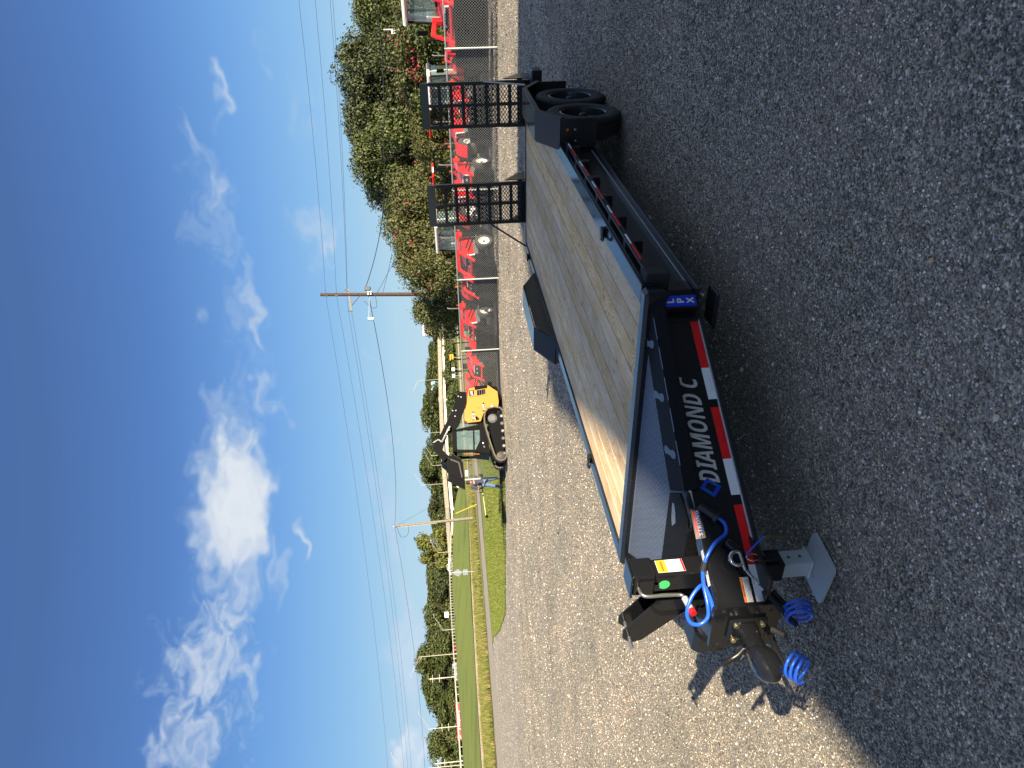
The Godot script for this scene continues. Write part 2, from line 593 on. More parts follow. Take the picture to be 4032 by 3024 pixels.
	for k in [["lawn", [[0.1, 0.11, 0.145, 0.012], [0.45, 0.175, 0.215, 0.025], [0.7, 0.23, 0.25, 0.04], [0.95, 0.32, 0.30, 0.09]], 0.05, 31], ["bank_grass", [[0.1, 0.10, 0.14, 0.010], [0.5, 0.15, 0.185, 0.02], [0.9, 0.22, 0.235, 0.05]], 0.05, 32], ["rough_grass", [[0.1, 0.13, 0.14, 0.02], [0.45, 0.21, 0.20, 0.035], [0.75, 0.30, 0.24, 0.06], [0.95, 0.40, 0.28, 0.11]], 0.05, 33], ["dirt", [[0.2, 0.50, 0.36, 0.22], [0.8, 0.68, 0.52, 0.36]], 0.03, 34]]:
		var m := mat(k[0], 1, 1, 1, 0.95)
		m.albedo_texture = ntex(noise(k[3], k[2], FastNoiseLite.TYPE_SIMPLEX_SMOOTH, 5), 1024, ramp(k[1]))
		m.normal_enabled = true
		m.normal_texture = ntex(noise(k[3] + 50, 0.12, FastNoiseLite.TYPE_SIMPLEX_SMOOTH, 4), 512, null, true, 2.0)
		m.uv1_triplanar = true
		m.uv1_world_triplanar = true
		m.uv1_scale = Vector3(0.10, 0.10, 0.10)
		m.vertex_color_use_as_albedo = true
	for k in ["concrete", "pole_grey", "pole_brown", "bark"]:
		var m: StandardMaterial3D = MT[k]
		m.albedo_texture = ntex(noise(70, 0.02, FastNoiseLite.TYPE_SIMPLEX_SMOOTH, 5), 256, ramp([[0.2, 0.62, 0.60, 0.58], [0.8, 1, 1, 1]]))
		m.uv1_triplanar = true
		m.uv1_scale = Vector3(3, 0.4, 3) if k != "concrete" else Vector3.ONE * 0.2
	# raised lozenges of tread plate
	var tp := Image.create(128, 128, false, Image.FORMAT_RGB8)
	tp.fill(Color.BLACK)
	for y in 128:
		for x in 128:
			var h := 0.0
			for k in [[32.0, 32.0, 1.0], [96.0, 32.0, -1.0], [32.0, 96.0, -1.0], [96.0, 96.0, 1.0]]:
				var dx: float = x - k[0]
				var dy: float = y - k[1]
				var a: float = (dx + dy * k[2]) * 0.7071
				var b: float = (dy - dx * k[2]) * 0.7071
				h = maxf(h, clampf((1.0 - (a * a) / 484.0 - (b * b) / 49.0) * 2.0, 0.0, 1.0))
			tp.set_pixel(x, y, Color(h, h, h))
	var tn := tp.duplicate()
	tn.bump_map_to_normal_map(16.0)
	for k in [["tread_black", 0.012, 0.012, 0.013, 0.6, 12.0], ["tread_blue", 0.135, 0.165, 0.22, 0.55, 11.0]]:
		var m := mat(k[0], k[1], k[2], k[3], k[4])
		m.metallic_specular = 0.15 if k[0] == "tread_black" else 0.5
		m.normal_enabled = true
		m.normal_texture = ImageTexture.create_from_image(tn)
		m.normal_scale = 1.0
		m.uv1_triplanar = true
		m.uv1_scale = Vector3.ONE * k[5]
	# deck boards: one sheet of grain over the whole deck
	var wd := mat("deck_wood", 1, 1, 1, 0.8)
	wd.albedo_texture = ImageTexture.create_from_image(paint_wood())
	# spatter of dust and water marks on glossy paint
	var rl := mat("spotted_black", 1, 1, 1, 1.0)
	rl.albedo_texture = ntex(noise(88, 0.06, FastNoiseLite.TYPE_SIMPLEX_SMOOTH, 3), 256, ramp([[0.0, 0.010, 0.011, 0.013], [0.70, 0.012, 0.013, 0.015], [0.78, 0.03, 0.03, 0.032]]))
	rl.roughness_texture = ntex(noise(89, 0.05, FastNoiseLite.TYPE_SIMPLEX_SMOOTH, 3), 256, ramp([[0.0, 0.02, 0.02, 0.02], [0.84, 0.02, 0.02, 0.02], [0.88, 0.12, 0.12, 0.12]]))
	rl.uv1_triplanar = true
	rl.uv1_scale = Vector3(2.5, 2.5, 0.9)

func paint_wood() -> Image:
	var W := 528
	var L := 2048
	var im := Image.create(W, L, false, Image.FORMAT_RGB8)
	var slow := noise(41, 0.010, FastNoiseLite.TYPE_SIMPLEX_SMOOTH, 2)
	var fine := noise(43, 0.30, FastNoiseLite.TYPE_SIMPLEX_SMOOTH, 3)
	var blot := noise(47, 0.02, FastNoiseLite.TYPE_SIMPLEX_SMOOTH, 3)
	var r := RandomNumberGenerator.new()
	r.seed = 4
	for b in 11:
		var cx := r.randf_range(-10.0, 58.0)
		var kk := r.randf_range(0.0012, 0.006)
		var sl := r.randf_range(0.002, 0.010) * (1.0 if r.randf() < 0.5 else -1.0)
		var tone := r.randf_range(0.76, 1.12)
		var grey := r.randf_range(0.1, 0.85)
		var knots := []
		for i in r.randi_range(4, 9):
			knots.append(Vector3(r.randf_range(6, 42), r.randf_range(0, L), r.randf_range(1.6, 4.6)))
		var lastx := b * 48
		for y in L:
			var w := slow.get_noise_2d(b * 500.0, y * 0.6)
			for x in 48:
				var dx := x - cx
				var yy := float(y)
				var push := 0.0
				var dark := 0.0
				for k in knots:
					var ex: float = (x - k.x)
					var ey: float = (yy - k.y) * 0.45
					var q: float = (ex * ex + ey * ey) / (k.z * k.z)
					if q < 30.0:
						push += 0.9 * exp(-q * 0.16)
						dark = maxf(dark, exp(-q * 1.1))
				var t := yy * sl + kk * dx * dx + w * 5.0 + push * 2.0
				var s := t * 1.35
				var f := s - floorf(s)
				var late := smoothstep(0.45, 0.92, f) * (1.0 - smoothstep(0.94, 1.0, f))
				var g := fine.get_noise_2d(x * 2.2 + b * 90.0, yy * 0.07)
				var bl := blot.get_noise_2d(x * 0.8 + b * 70.0, yy * 0.25)
				var c := Color(0.82, 0.55, 0.255).lerp(Color(0.50, 0.285, 0.115), late * 0.75)
				c = c.lerp(Color(0.63, 0.535, 0.40), clampf(grey * 0.7 + bl * 0.5, 0.0, 0.6))
				c = c * (tone * (1.0 + g * 0.24 + bl * 0.22))
				c = c.lerp(Color(0.10, 0.06, 0.035), dark * 0.8)
				if x < 1 or x > 46:
					c = c * 0.45
				c.a = 1.0
				im.set_pixel(lastx + x, y, c.clamp().linear_to_srgb())
	return im

# ---------------------------------------------------------------- ground
const LOT_EDGE := [[-72.0, -19.0], [-31.1, -59.9], [-23.5, -67.0], [-20.6, -61.5], [-19.4, -57.7], [-15.6, -47.6], [-12.0, -39.3], [-8.5, -36.1], [-5.6, -33.5], [-3.06, -31.9], [-0.9, -31.9], [1.5, -30.8], [4.15, -28.4], [10.34, -22.3], [14.5, -18.2], [48.0, 14.0]]

func lot_far(x: float) -> float:
	for i in LOT_EDGE.size() - 1:
		if x <= LOT_EDGE[i + 1][0]:
			var t: float = (x - LOT_EDGE[i][0]) / (LOT_EDGE[i + 1][0] - LOT_EDGE[i][0])
			return lerpf(LOT_EDGE[i][1], LOT_EDGE[i + 1][1], t)
	return LOT_EDGE[-1][1]

func sheet(g: G, cols: Array, tone: Callable) -> void:   # cols: rows of points, joined into a sheet with normals up
	g.tint = true
	var rows: int = cols[0].size()
	var base := g.v.size()
	for c in cols:
		for p in c:
			g.col = tone.call(p)
			g._p(p, Vector3.UP, Vector2(p.x, p.z))
	for i in cols.size() - 1:
		for j in rows - 1:
			var a := base + i * rows + j
			var b := a + rows
			var pa := g.v[a]
			var nn := (g.v[b] - pa).cross(g.v[a + 1] - pa)
			if nn.y > 0.0:
				g.ix.append_array([a, a + 1, b, b, a + 1, b + 1])
			else:
				g.ix.append_array([a, b, a + 1, a + 1, b, b + 1])
	# smooth normals
	for i in cols.size():
		for j in rows:
			var k := base + i * rows + j
			var px := g.v[base + mini(i + 1, cols.size() - 1) * rows + j] - g.v[base + maxi(i - 1, 0) * rows + j]
			var pz := g.v[base + i * rows + mini(j + 1, rows - 1)] - g.v[base + i * rows + maxi(j - 1, 0)]
			var nn := px.cross(pz).normalized()
			g.n[k] = nn if nn.y > 0.0 else -nn

const BANK := [
	[Vector3(-81.5, 1.17, -100.0), Vector3(-88.0, 1.40, -108.0), Vector3(-138.0, 5.36, -170.0)],
	[Vector3(-59.2, 1.05, -115.0), Vector3(-63.3, 1.33, -123.0), Vector3(-96.2, 5.73, -188.0)],
	[Vector3(-50.0, 1.03, -130.0), Vector3(-53.8, 1.25, -140.0), Vector3(-76.4, 6.05, -200.0)],
	[Vector3(-42.6, 0.67, -160.0), Vector3(-45.7, 0.93, -172.0), Vector3(-67.3, 7.12, -255.0)],
	[Vector3(-35.2, 0.32, -172.0), Vector3(-38.0, 0.57, -186.0), Vector3(-56.3, 6.23, -278.0)],
	[Vector3(-29.4, 0.21, -180.0), Vector3(-31.8, 0.47, -195.0), Vector3(-46.9, 5.18, -290.0)],
	[Vector3(-25.5, 0.33, -188.0), Vector3(-27.1, 0.56, -200.0), Vector3(-39.9, 2.92, -296.0)],
	[Vector3(-21.9, 0.26, -190.0), Vector3(-23.2, 0.50, -202.0), Vector3(-34.4, 1.22, -300.0)],
	[Vector3(-16.8, 0.17, -192.0), Vector3(-18.0, 0.40, -205.0), Vector3(-26.7, 0.48, -305.0)],
	[Vector3(60.0, 0.10, -200.0), Vector3(60.0, 0.20, -213.0), Vector3(60.0, 0.30, -320.0)],
]

func road_far(x: float) -> float:
	return -100.0 + (-8.85 - x) * 0.682
func road_near(x: float) -> float:
	return -91.0 - x

func make_ground() -> void:
	var patch := noise(61, 0.06, FastNoiseLite.TYPE_SIMPLEX_SMOOTH, 4)
	var flat_tone := func(p: Vector3) -> Color:
		var k := 1.0 + patch.get_noise_2d(p.x, p.z) * 0.30
		return Color(k, k, k)
	# the widest sheet, grass to the horizon
	var g := G.new()
	var cols := []
	for x in [-1500, -600, -300, -160, -100, -70, -50, -40, -32, -26, -20, -14, -8, -2, 4, 10, 18, 26, 36, 50, 80, 160, 400, 1500]:
		var c := []
		for z in [60, 20, -10, -24, -30, -34, -38, -42, -47, -53, -60, -68, -78, -90, -110, -140, -200, -320, -600, -1600]:
			c.append(Vector3(x, -0.05, z))
		cols.append(c)
	sheet(g, cols, flat_tone)
	struct("ground", g, MT.lawn)
	# gravel lot
	var lanes := noise(62, 1.0, FastNoiseLite.TYPE_SIMPLEX_SMOOTH, 3)
	var wob := noise(63, 0.5, FastNoiseLite.TYPE_SIMPLEX_SMOOTH, 3)
	g = G.new()
	cols = []
	var x := -71.0
	while x < 47.0:
		var c := []
		var far := lot_far(x) + wob.get_noise_2d(x * 1.7, 3.0) * 0.35
		for j in 91:
			var t := j / 90.0
			c.append(Vector3(x, 0.0, lerpf(24.0, far, 1.0 - pow(1.0 - t, 1.6))))
		cols.append(c)
		x += 0.5 if absf(x) < 16.0 else 2.0
	sheet(g, cols, func(p: Vector3) -> Color:
		var q := p.x * 0.62 + p.z * 0.78
		var k := 0.97 + lanes.get_noise_2d(p.x * 0.03, p.z * 0.42) * 0.28 + lanes.get_noise_2d(p.x * 0.25 + 50.0, p.z * 0.25 + q * 0.01) * 0.16
		return Color(k * 1.02, k, k * 0.97))
	struct("gravel_lot", g, MT.gravel)
	# pavement of the fenced yard, toned darker for the shadows among the tractors
	g = G.new()
	cols = []
	for xx in [48.0, 14.5, 10.34, 4.15, 1.5, -0.9, -4.4]:
		var zf := lot_far(xx)
		var c := []
		for j in 9:
			c.append(Vector3(xx + j * 0.35, -0.02, zf + 0.4 - j * 1.7))
		cols.append(c)
	sheet(g, cols, func(_p: Vector3) -> Color: return Color.WHITE)
	struct("yard_pavement", g, MT.asphalt)
	# road past the lot
	g = G.new()
	cols = []
	for i in 40:
		var xx := 60.0 - i * 4.0
		var c := []
		for j in 4:
			c.append(Vector3(xx, -0.04 + 0.03, lerpf(road_near(xx), road_far(xx) - (0.0 if xx < 0.0 else 4.0), j / 3.0)))
		cols.append(c)
	sheet(g, cols, func(_p: Vector3) -> Color: return Color.WHITE)
	struct("road", g, MT.old_asphalt)
	# rough verge, dirt line, bank, embankment crown
	var verge := G.new()
	var dirt := G.new()
	var bank := G.new()
	var hwy := G.new()
	var cv := []
	var cd := []
	var cb := []
	var ch := []
	var fine := []
	for i in BANK.size() - 1:
		for k in 8:
			var t := k / 8.0
			fine.append([BANK[i][0].lerp(BANK[i + 1][0], t), BANK[i][1].lerp(BANK[i + 1][1], t), BANK[i][2].lerp(BANK[i + 1][2], t)])
	fine.append(BANK[-1])
	var mow := noise(64, 1.0, FastNoiseLite.TYPE_SIMPLEX_SMOOTH, 4)
	var bank_tone := func(p: Vector3) -> Color:
		var k := 1.0 + mow.get_noise_2d(p.x * 0.02, p.z * 0.10) * 0.45 + mow.get_noise_2d(p.x * 0.12 + 9.0, p.z * 0.05) * 0.25
		var d := mow.get_noise_2d(p.x * 0.05 + 40.0, p.z * 0.03) * 0.25
		return Color(k * (1.0 + d), k, k * (1.0 + d))
	for b in fine:
		var B: Vector3 = b[0]
		var C: Vector3 = b[1]
		var E: Vector3 = b[2]
		var dir := Vector3(B.x, 0, B.z).normalized()
		# foot: where the ray to B crosses the far edge of the road
		var A := Vector3(B.x, 0, B.z) * 0.45
		for it in 40:
			var tt := 0.3 + it * 0.017
			var P := Vector3(B.x, 0, B.z) * tt
			if P.z < road_far(P.x):
				A = P
				break
		A.y = -0.03
		var c1 := []
		for j in 9:
			var t := j / 8.0
			c1.append(Vector3(lerpf(A.x, B.x, t), lerpf(A.y, B.y, t * t) + 0.02, lerpf(A.z, B.z, t)))
		cv.append(c1)
		cd.append([B + Vector3(0, 0.02, 0), B.lerp(C, 0.3) + Vector3(0, 0.22, 0), (B + C) * 0.5 + Vector3(0, 0.26, 0), C + Vector3(0, 0.05, 0)])
		var c2 := []
		for j in 33:
			var t := j / 32.0
			c2.append(Vector3(lerpf(C.x, E.x, t), C.y + (E.y - C.y) * smoothstep(-0.15, 1.05, t) , lerpf(C.z, E.z, t)))
		c2.append(E + dir * 5.0 + Vector3(0, 0.1, 0))
		c2.append(E + dir * 26.0 + Vector3(0, 0.1, 0))
		c2.append(E + dir * 60.0 - Vector3(0, E.y, 0))
		cb.append(c2)
		if E.y > 4.0:
			ch.append([E + dir * 3.5 + Vector3(0, 0.14, 0), E + dir * 24.0 + Vector3(0, 0.14, 0)])
	sheet(verge, cv, bank_tone)
	sheet(dirt, cd, func(_p: Vector3) -> Color: return Color.WHITE)
	sheet(bank, cb, bank_tone)
	sheet(hwy, ch, func(_p: Vector3) -> Color: return Color.WHITE)
	struct("verge", verge, MT.rough_grass)
	struct("dirt_path", dirt, MT.dirt)
	struct("embankment", bank, MT.bank_grass)
	struct("highway", hwy, MT.highway_asphalt)

func multi(called: String, mesh: Mesh, m: Material, xs: Array, cs: Array) -> void:
	var mm := MultiMesh.new()
	mm.transform_format = MultiMesh.TRANSFORM_3D
	mm.use_colors = true
	mm.mesh = mesh
	mm.instance_count = xs.size()
	for i in xs.size():
		mm.set_instance_transform(i, xs[i])
		mm.set_instance_color(i, cs[i])
	var o := MultiMeshInstance3D.new()
	o.name = numbered(called)
	o.multimesh = mm
	o.material_override = m
	add_child(o)
	o.set_meta("kind", "stuff")

func pebble_mesh(sd: int) -> ArrayMesh:
	var r := RandomNumberGenerator.new()
	r.seed = sd
	var f := (1.0 + sqrt(5.0)) / 2.0
	var vs := [Vector3(-1, f, 0), Vector3(1, f, 0), Vector3(-1, -f, 0), Vector3(1, -f, 0), Vector3(0, -1, f), Vector3(0, 1, f), Vector3(0, -1, -f), Vector3(0, 1, -f), Vector3(f, 0, -1), Vector3(f, 0, 1), Vector3(-f, 0, -1), Vector3(-f, 0, 1)]
	var fs := [[0, 11, 5], [0, 5, 1], [0, 1, 7], [0, 7, 10], [0, 10, 11], [1, 5, 9], [5, 11, 4], [11, 10, 2], [10, 7, 6], [7, 1, 8], [3, 9, 4], [3, 4, 2], [3, 2, 6], [3, 6, 8], [3, 8, 9], [4, 9, 5], [2, 4, 11], [6, 2, 10], [8, 6, 7], [9, 8, 1]]
	for i in 12:
		vs[i] = vs[i].normalized() * r.randf_range(0.8, 1.2) * Vector3(1.0, 0.62, 0.8)
	var g := G.new()
	for t in fs:
		g.to(vs[t[0]], vs[t[1]], vs[t[2]], Vector3.ZERO)
	# round the facets a little
	for i in g.v.size():
		g.n[i] = (g.n[i] + g.v[i].normalized() * 0.9).normalized()
	return g.mesh()

func stone_colour() -> Color:
	var q := rng.randf()
	var k := rng.randf_range(0.55, 1.25)
	if q < 0.50:
		return Color(0.165, 0.153, 0.135) * k
	if q < 0.72:
		return Color(0.28, 0.247, 0.198) * k
	if q < 0.86:
		return Color(0.40, 0.335, 0.235) * k
	if q < 0.90:
		return Color(0.36, 0.235, 0.13) * k
	if q < 0.94:
		return Color(0.075, 0.072, 0.068) * k
	return Color(0.74, 0.69, 0.60) * k

func make_stones() -> void:
	rng.seed = 77
	var fines := noise(66, 0.45, FastNoiseLite.TYPE_SIMPLEX_SMOOTH, 4)
	var kinds := [[], [], []]
	var cols := [[], [], []]
	var bands := [[1.7, 3.4, 6800.0, 0.0060], [3.4, 5.2, 4800.0, 0.0065], [5.2, 8.0, 2800.0, 0.0076], [8.0, 12.5, 1150.0, 0.0096], [12.5, 18.0, 430.0, 0.012], [18.0, 30.0, 180.0, 0.0155]]
	for b in bands:
		var d0: float = b[0]
		var d1: float = b[1]
		var w0 := -(0.62 * d1 + 1.6)
		var w1 := 0.62 * d1 + 1.6
		var count := int((d1 - d0) * (w1 - w0) * b[2])
		for i in count:
			var z := -rng.randf_range(d0, d1)
			var x := rng.randf_range(w0, w1)
			if absf(x) > 0.62 * -z + 1.6:
				continue
			var s: float = b[3] * (0.55 + 0.6 * rng.randf() + (1.1 * rng.randf() if rng.randf() < 0.06 else 0.0))
			var k := rng.randi() % 3
			var bs := Basis(Vector3.UP, rng.randf() * TAU) * Basis(Vector3.RIGHT, rng.randf_range(-0.5, 0.5))
			kinds[k].append(Transform3D(bs.scaled(Vector3.ONE * s), Vector3(x, s * rng.randf_range(0.0, 1.1), z)))
			var pt := 1.0 + fines.get_noise_2d(x, z) * 0.55
			var sc := stone_colour()
			cols[k].append(Color(sc.r * pt * (1.0 + (pt - 1.0) * 0.25), sc.g * pt, sc.b * pt))
	for i in 60000:   # the far end of the lot
		var x := rng.randf_range(-40.0, -2.0)
		var z := rng.randf_range(-66.0, -29.0)
		if z < lot_far(x) + 0.2 or absf(x) > 0.62 * -z + 1.5:
			continue
		var s := rng.randf_range(0.014, 0.028)
		kinds[i % 3].append(Transform3D(Basis(Vector3.UP, rng.randf() * TAU).scaled(Vector3.ONE * s), Vector3(x, 0.0, z)))
		cols[i % 3].append(stone_colour())
	for i in 130:   # the odd larger pebble
		var z := -rng.randf_range(2.0, 9.0)
		var x := rng.randf_range(-0.6, 0.6) * -z
		var s := rng.randf_range(0.012, 0.021)
		kinds[i % 3].append(Transform3D(Basis(Vector3.UP, rng.randf() * TAU).scaled(Vector3.ONE * s), Vector3(x, s * 0.4, z)))
		cols[i % 3].append(stone_colour() * 1.25)
	for k in 3:
		multi("gravel_stones", pebble_mesh(100 + k), MT.stone, kinds[k], cols[k])

func make_grass() -> void:
	rng.seed = 909
	var tuft := G.new()
	for i in 9:
		var a := rng.randf() * TAU
		var o := Vector3(cos(a), 0, sin(a)) * rng.randf_range(0.0, 0.05)
		var lean := Vector3(cos(a + 0.6), 0, sin(a + 0.6)) * rng.randf_range(0.01, 0.05)
		var w := Vector3(-sin(a), 0, cos(a)) * 0.006
		tuft.tri(o - w, o + w, o + lean + Vector3(0, rng.randf_range(0.05, 0.1), 0))
	var m := tuft.mesh()
	var xs := []
	var cs := []
	for i in 16000:   # lawn behind the lot edge
		var x := -rng.randf_range(2.5, 23.0)
		var far := lot_far(x)
		var t := rng.randf()
		var z := far + 0.12 - 26.0 * t * t
		if z < -88.0 - x:
			continue
		var s := rng.randf_range(0.8, 2.0)
		xs.append(Transform3D(Basis(Vector3.UP, rng.randf() * TAU).scaled(Vector3(s * 1.6, s, s * 1.6)), Vector3(x, -0.05, z)))
		var k := rng.randf_range(0.7, 1.25)
		cs.append(Color(0.12 * k, 0.16 * k, 0.015 * k) if rng.randf() < 0.75 else Color(0.22 * k, 0.20 * k, 0.06 * k))
	multi("lawn_tufts", m, MT.grass_blades, xs, cs)
	xs = []
	cs = []
	for i in 9000:   # tall rough grass beyond the road
		var q := rng.randf_range(0.0, 7.99)
		var b0: Array = BANK[int(q)]
		var b1: Array = BANK[int(q) + 1]
		var B: Vector3 = b0[0].lerp(b1[0], q - int(q))
		var t := rng.randf_range(0.62, 0.96)
		var P := B * t
		if P.z > road_far(P.x) - 2.0:
			continue
		var tt := clampf((t - 0.55) / 0.45, 0.0, 1.0)
		P.y = B.y * tt * tt
		var s := rng.randf_range(4.0, 9.0)
		xs.append(Transform3D(Basis(Vector3.UP, rng.randf() * TAU).scaled(Vector3(s, s, s)), P))
		var k := rng.randf_range(0.75, 1.25)
		cs.append(Color(0.13 * k, 0.145 * k, 0.02 * k) if rng.randf() < 0.7 else Color(0.24 * k, 0.19 * k, 0.07 * k))
	multi("verge_tufts", m, MT.grass_blades, xs, cs)

# ---------------------------------------------------------------- the equipment trailer
# its own axes: x to its right-hand side in the picture, y up, z towards the hitch; L(s, t, h): s metres behind the front edge of the deck
func L(s: float, t: float, h: float) -> Vector3:
	return Vector3(t, h, -s)

func fp(s: float, h: float, off := 0.0) -> Vector3:   # a point on the outer face of the right tongue beam
	var nn := Vector3(1.65, 0, 0.96).normalized()
	return Vector3(0.12 + (s + 1.65) * 0.96 / 1.65, h, -s) + nn * off

func plan(pts: Array) -> PackedVector2Array:   # (s, t) pairs -> x, y of FLAT
	var p := PackedVector2Array()
	for q in pts:
		p.append(Vector2(q[1], -q[0]))
	return p
var FLAT := Transform3D(Basis(Vector3(1, 0, 0), Vector3(0, 0, 1), Vector3(0, -1, 0)), Vector3.ZERO)   # extruding along -y: pass -h

func slab(g: G, pts: Array, h0: float, h1: float) -> G:
	return g.prism(plan(pts), -h1, -h0, FLAT)

func side_prism(g: G, pts: Array, t0: float, t1: float) -> G:   # (s, h) pairs drawn out across t
	var p := PackedVector2Array()
	for q in pts:
		p.append(Vector2(-q[0], q[1]))
	return g.prism(p, t0, t1, Transform3D(Basis(Vector3(0, 0, 1), Vector3(0, 1, 0), Vector3(1, 0, 0)), Vector3.ZERO))

func smooth_path(pts: Array, per := 6) -> PackedVector3Array:
	var o := PackedVector3Array()
	for i in pts.size() - 1:
		var a: Vector3 = pts[maxi(i - 1, 0)]
		var b: Vector3 = pts[i]
		var c: Vector3 = pts[i + 1]
		var d: Vector3 = pts[mini(i + 2, pts.size() - 1)]
		for k in per:
			o.append(b.cubic_interpolate(c, a, d, float(k) / per))
	o.append(pts[-1])
	return o

func tyre_profile(r: float, w: float, rr: float) -> PackedVector2Array:   # across the width
	var h := w * 0.5
	var p := [[rr, -h * 0.72], [rr * 1.10, -h * 0.95], [lerpf(rr, r, 0.55), -h], [lerpf(rr, r, 0.86), -h * 0.93], [r * 0.985, -h * 0.80]]
	for k in 4:
		var c := -h * 0.58 + k * h * 0.386
		p.append_array([[r, c - h * 0.13], [r, c + h * 0.13]])
		if k < 3:
			p.append_array([[r * 0.972, c + h * 0.15], [r * 0.972, c + h * 0.235]])
	p.append_array([[r * 0.985, h * 0.80], [lerpf(rr, r, 0.86), h * 0.93], [lerpf(rr, r, 0.55), h], [rr * 1.10, h * 0.95], [rr, h * 0.72]])
	var o := PackedVector2Array()
	for q in p:
		o.append(Vector2(q[0], q[1]))
	return o

func disc(g: G, pr: Array, at: Vector3, axis: Vector3, segs := 24) -> G:   # lathe about an axis
	var p := PackedVector2Array()
	for q in pr:
		p.append(Vector2(q[0], q[1]))
	var y := axis.normalized()
	var x := y.cross(Vector3.UP)
	if x.length() < 0.01:
		x = Vector3.RIGHT
	x = x.normalized()
	return g.lathe(p, segs, Transform3D(Basis(x, y, x.cross(y)), at))

func bolt(g: G, at: Vector3, axis: Vector3, r: float, h: float) -> G:
	return disc(g, [[0.0, h], [r * 0.85, h], [r, h * 0.8], [r, 0.0]], at, axis, 6)

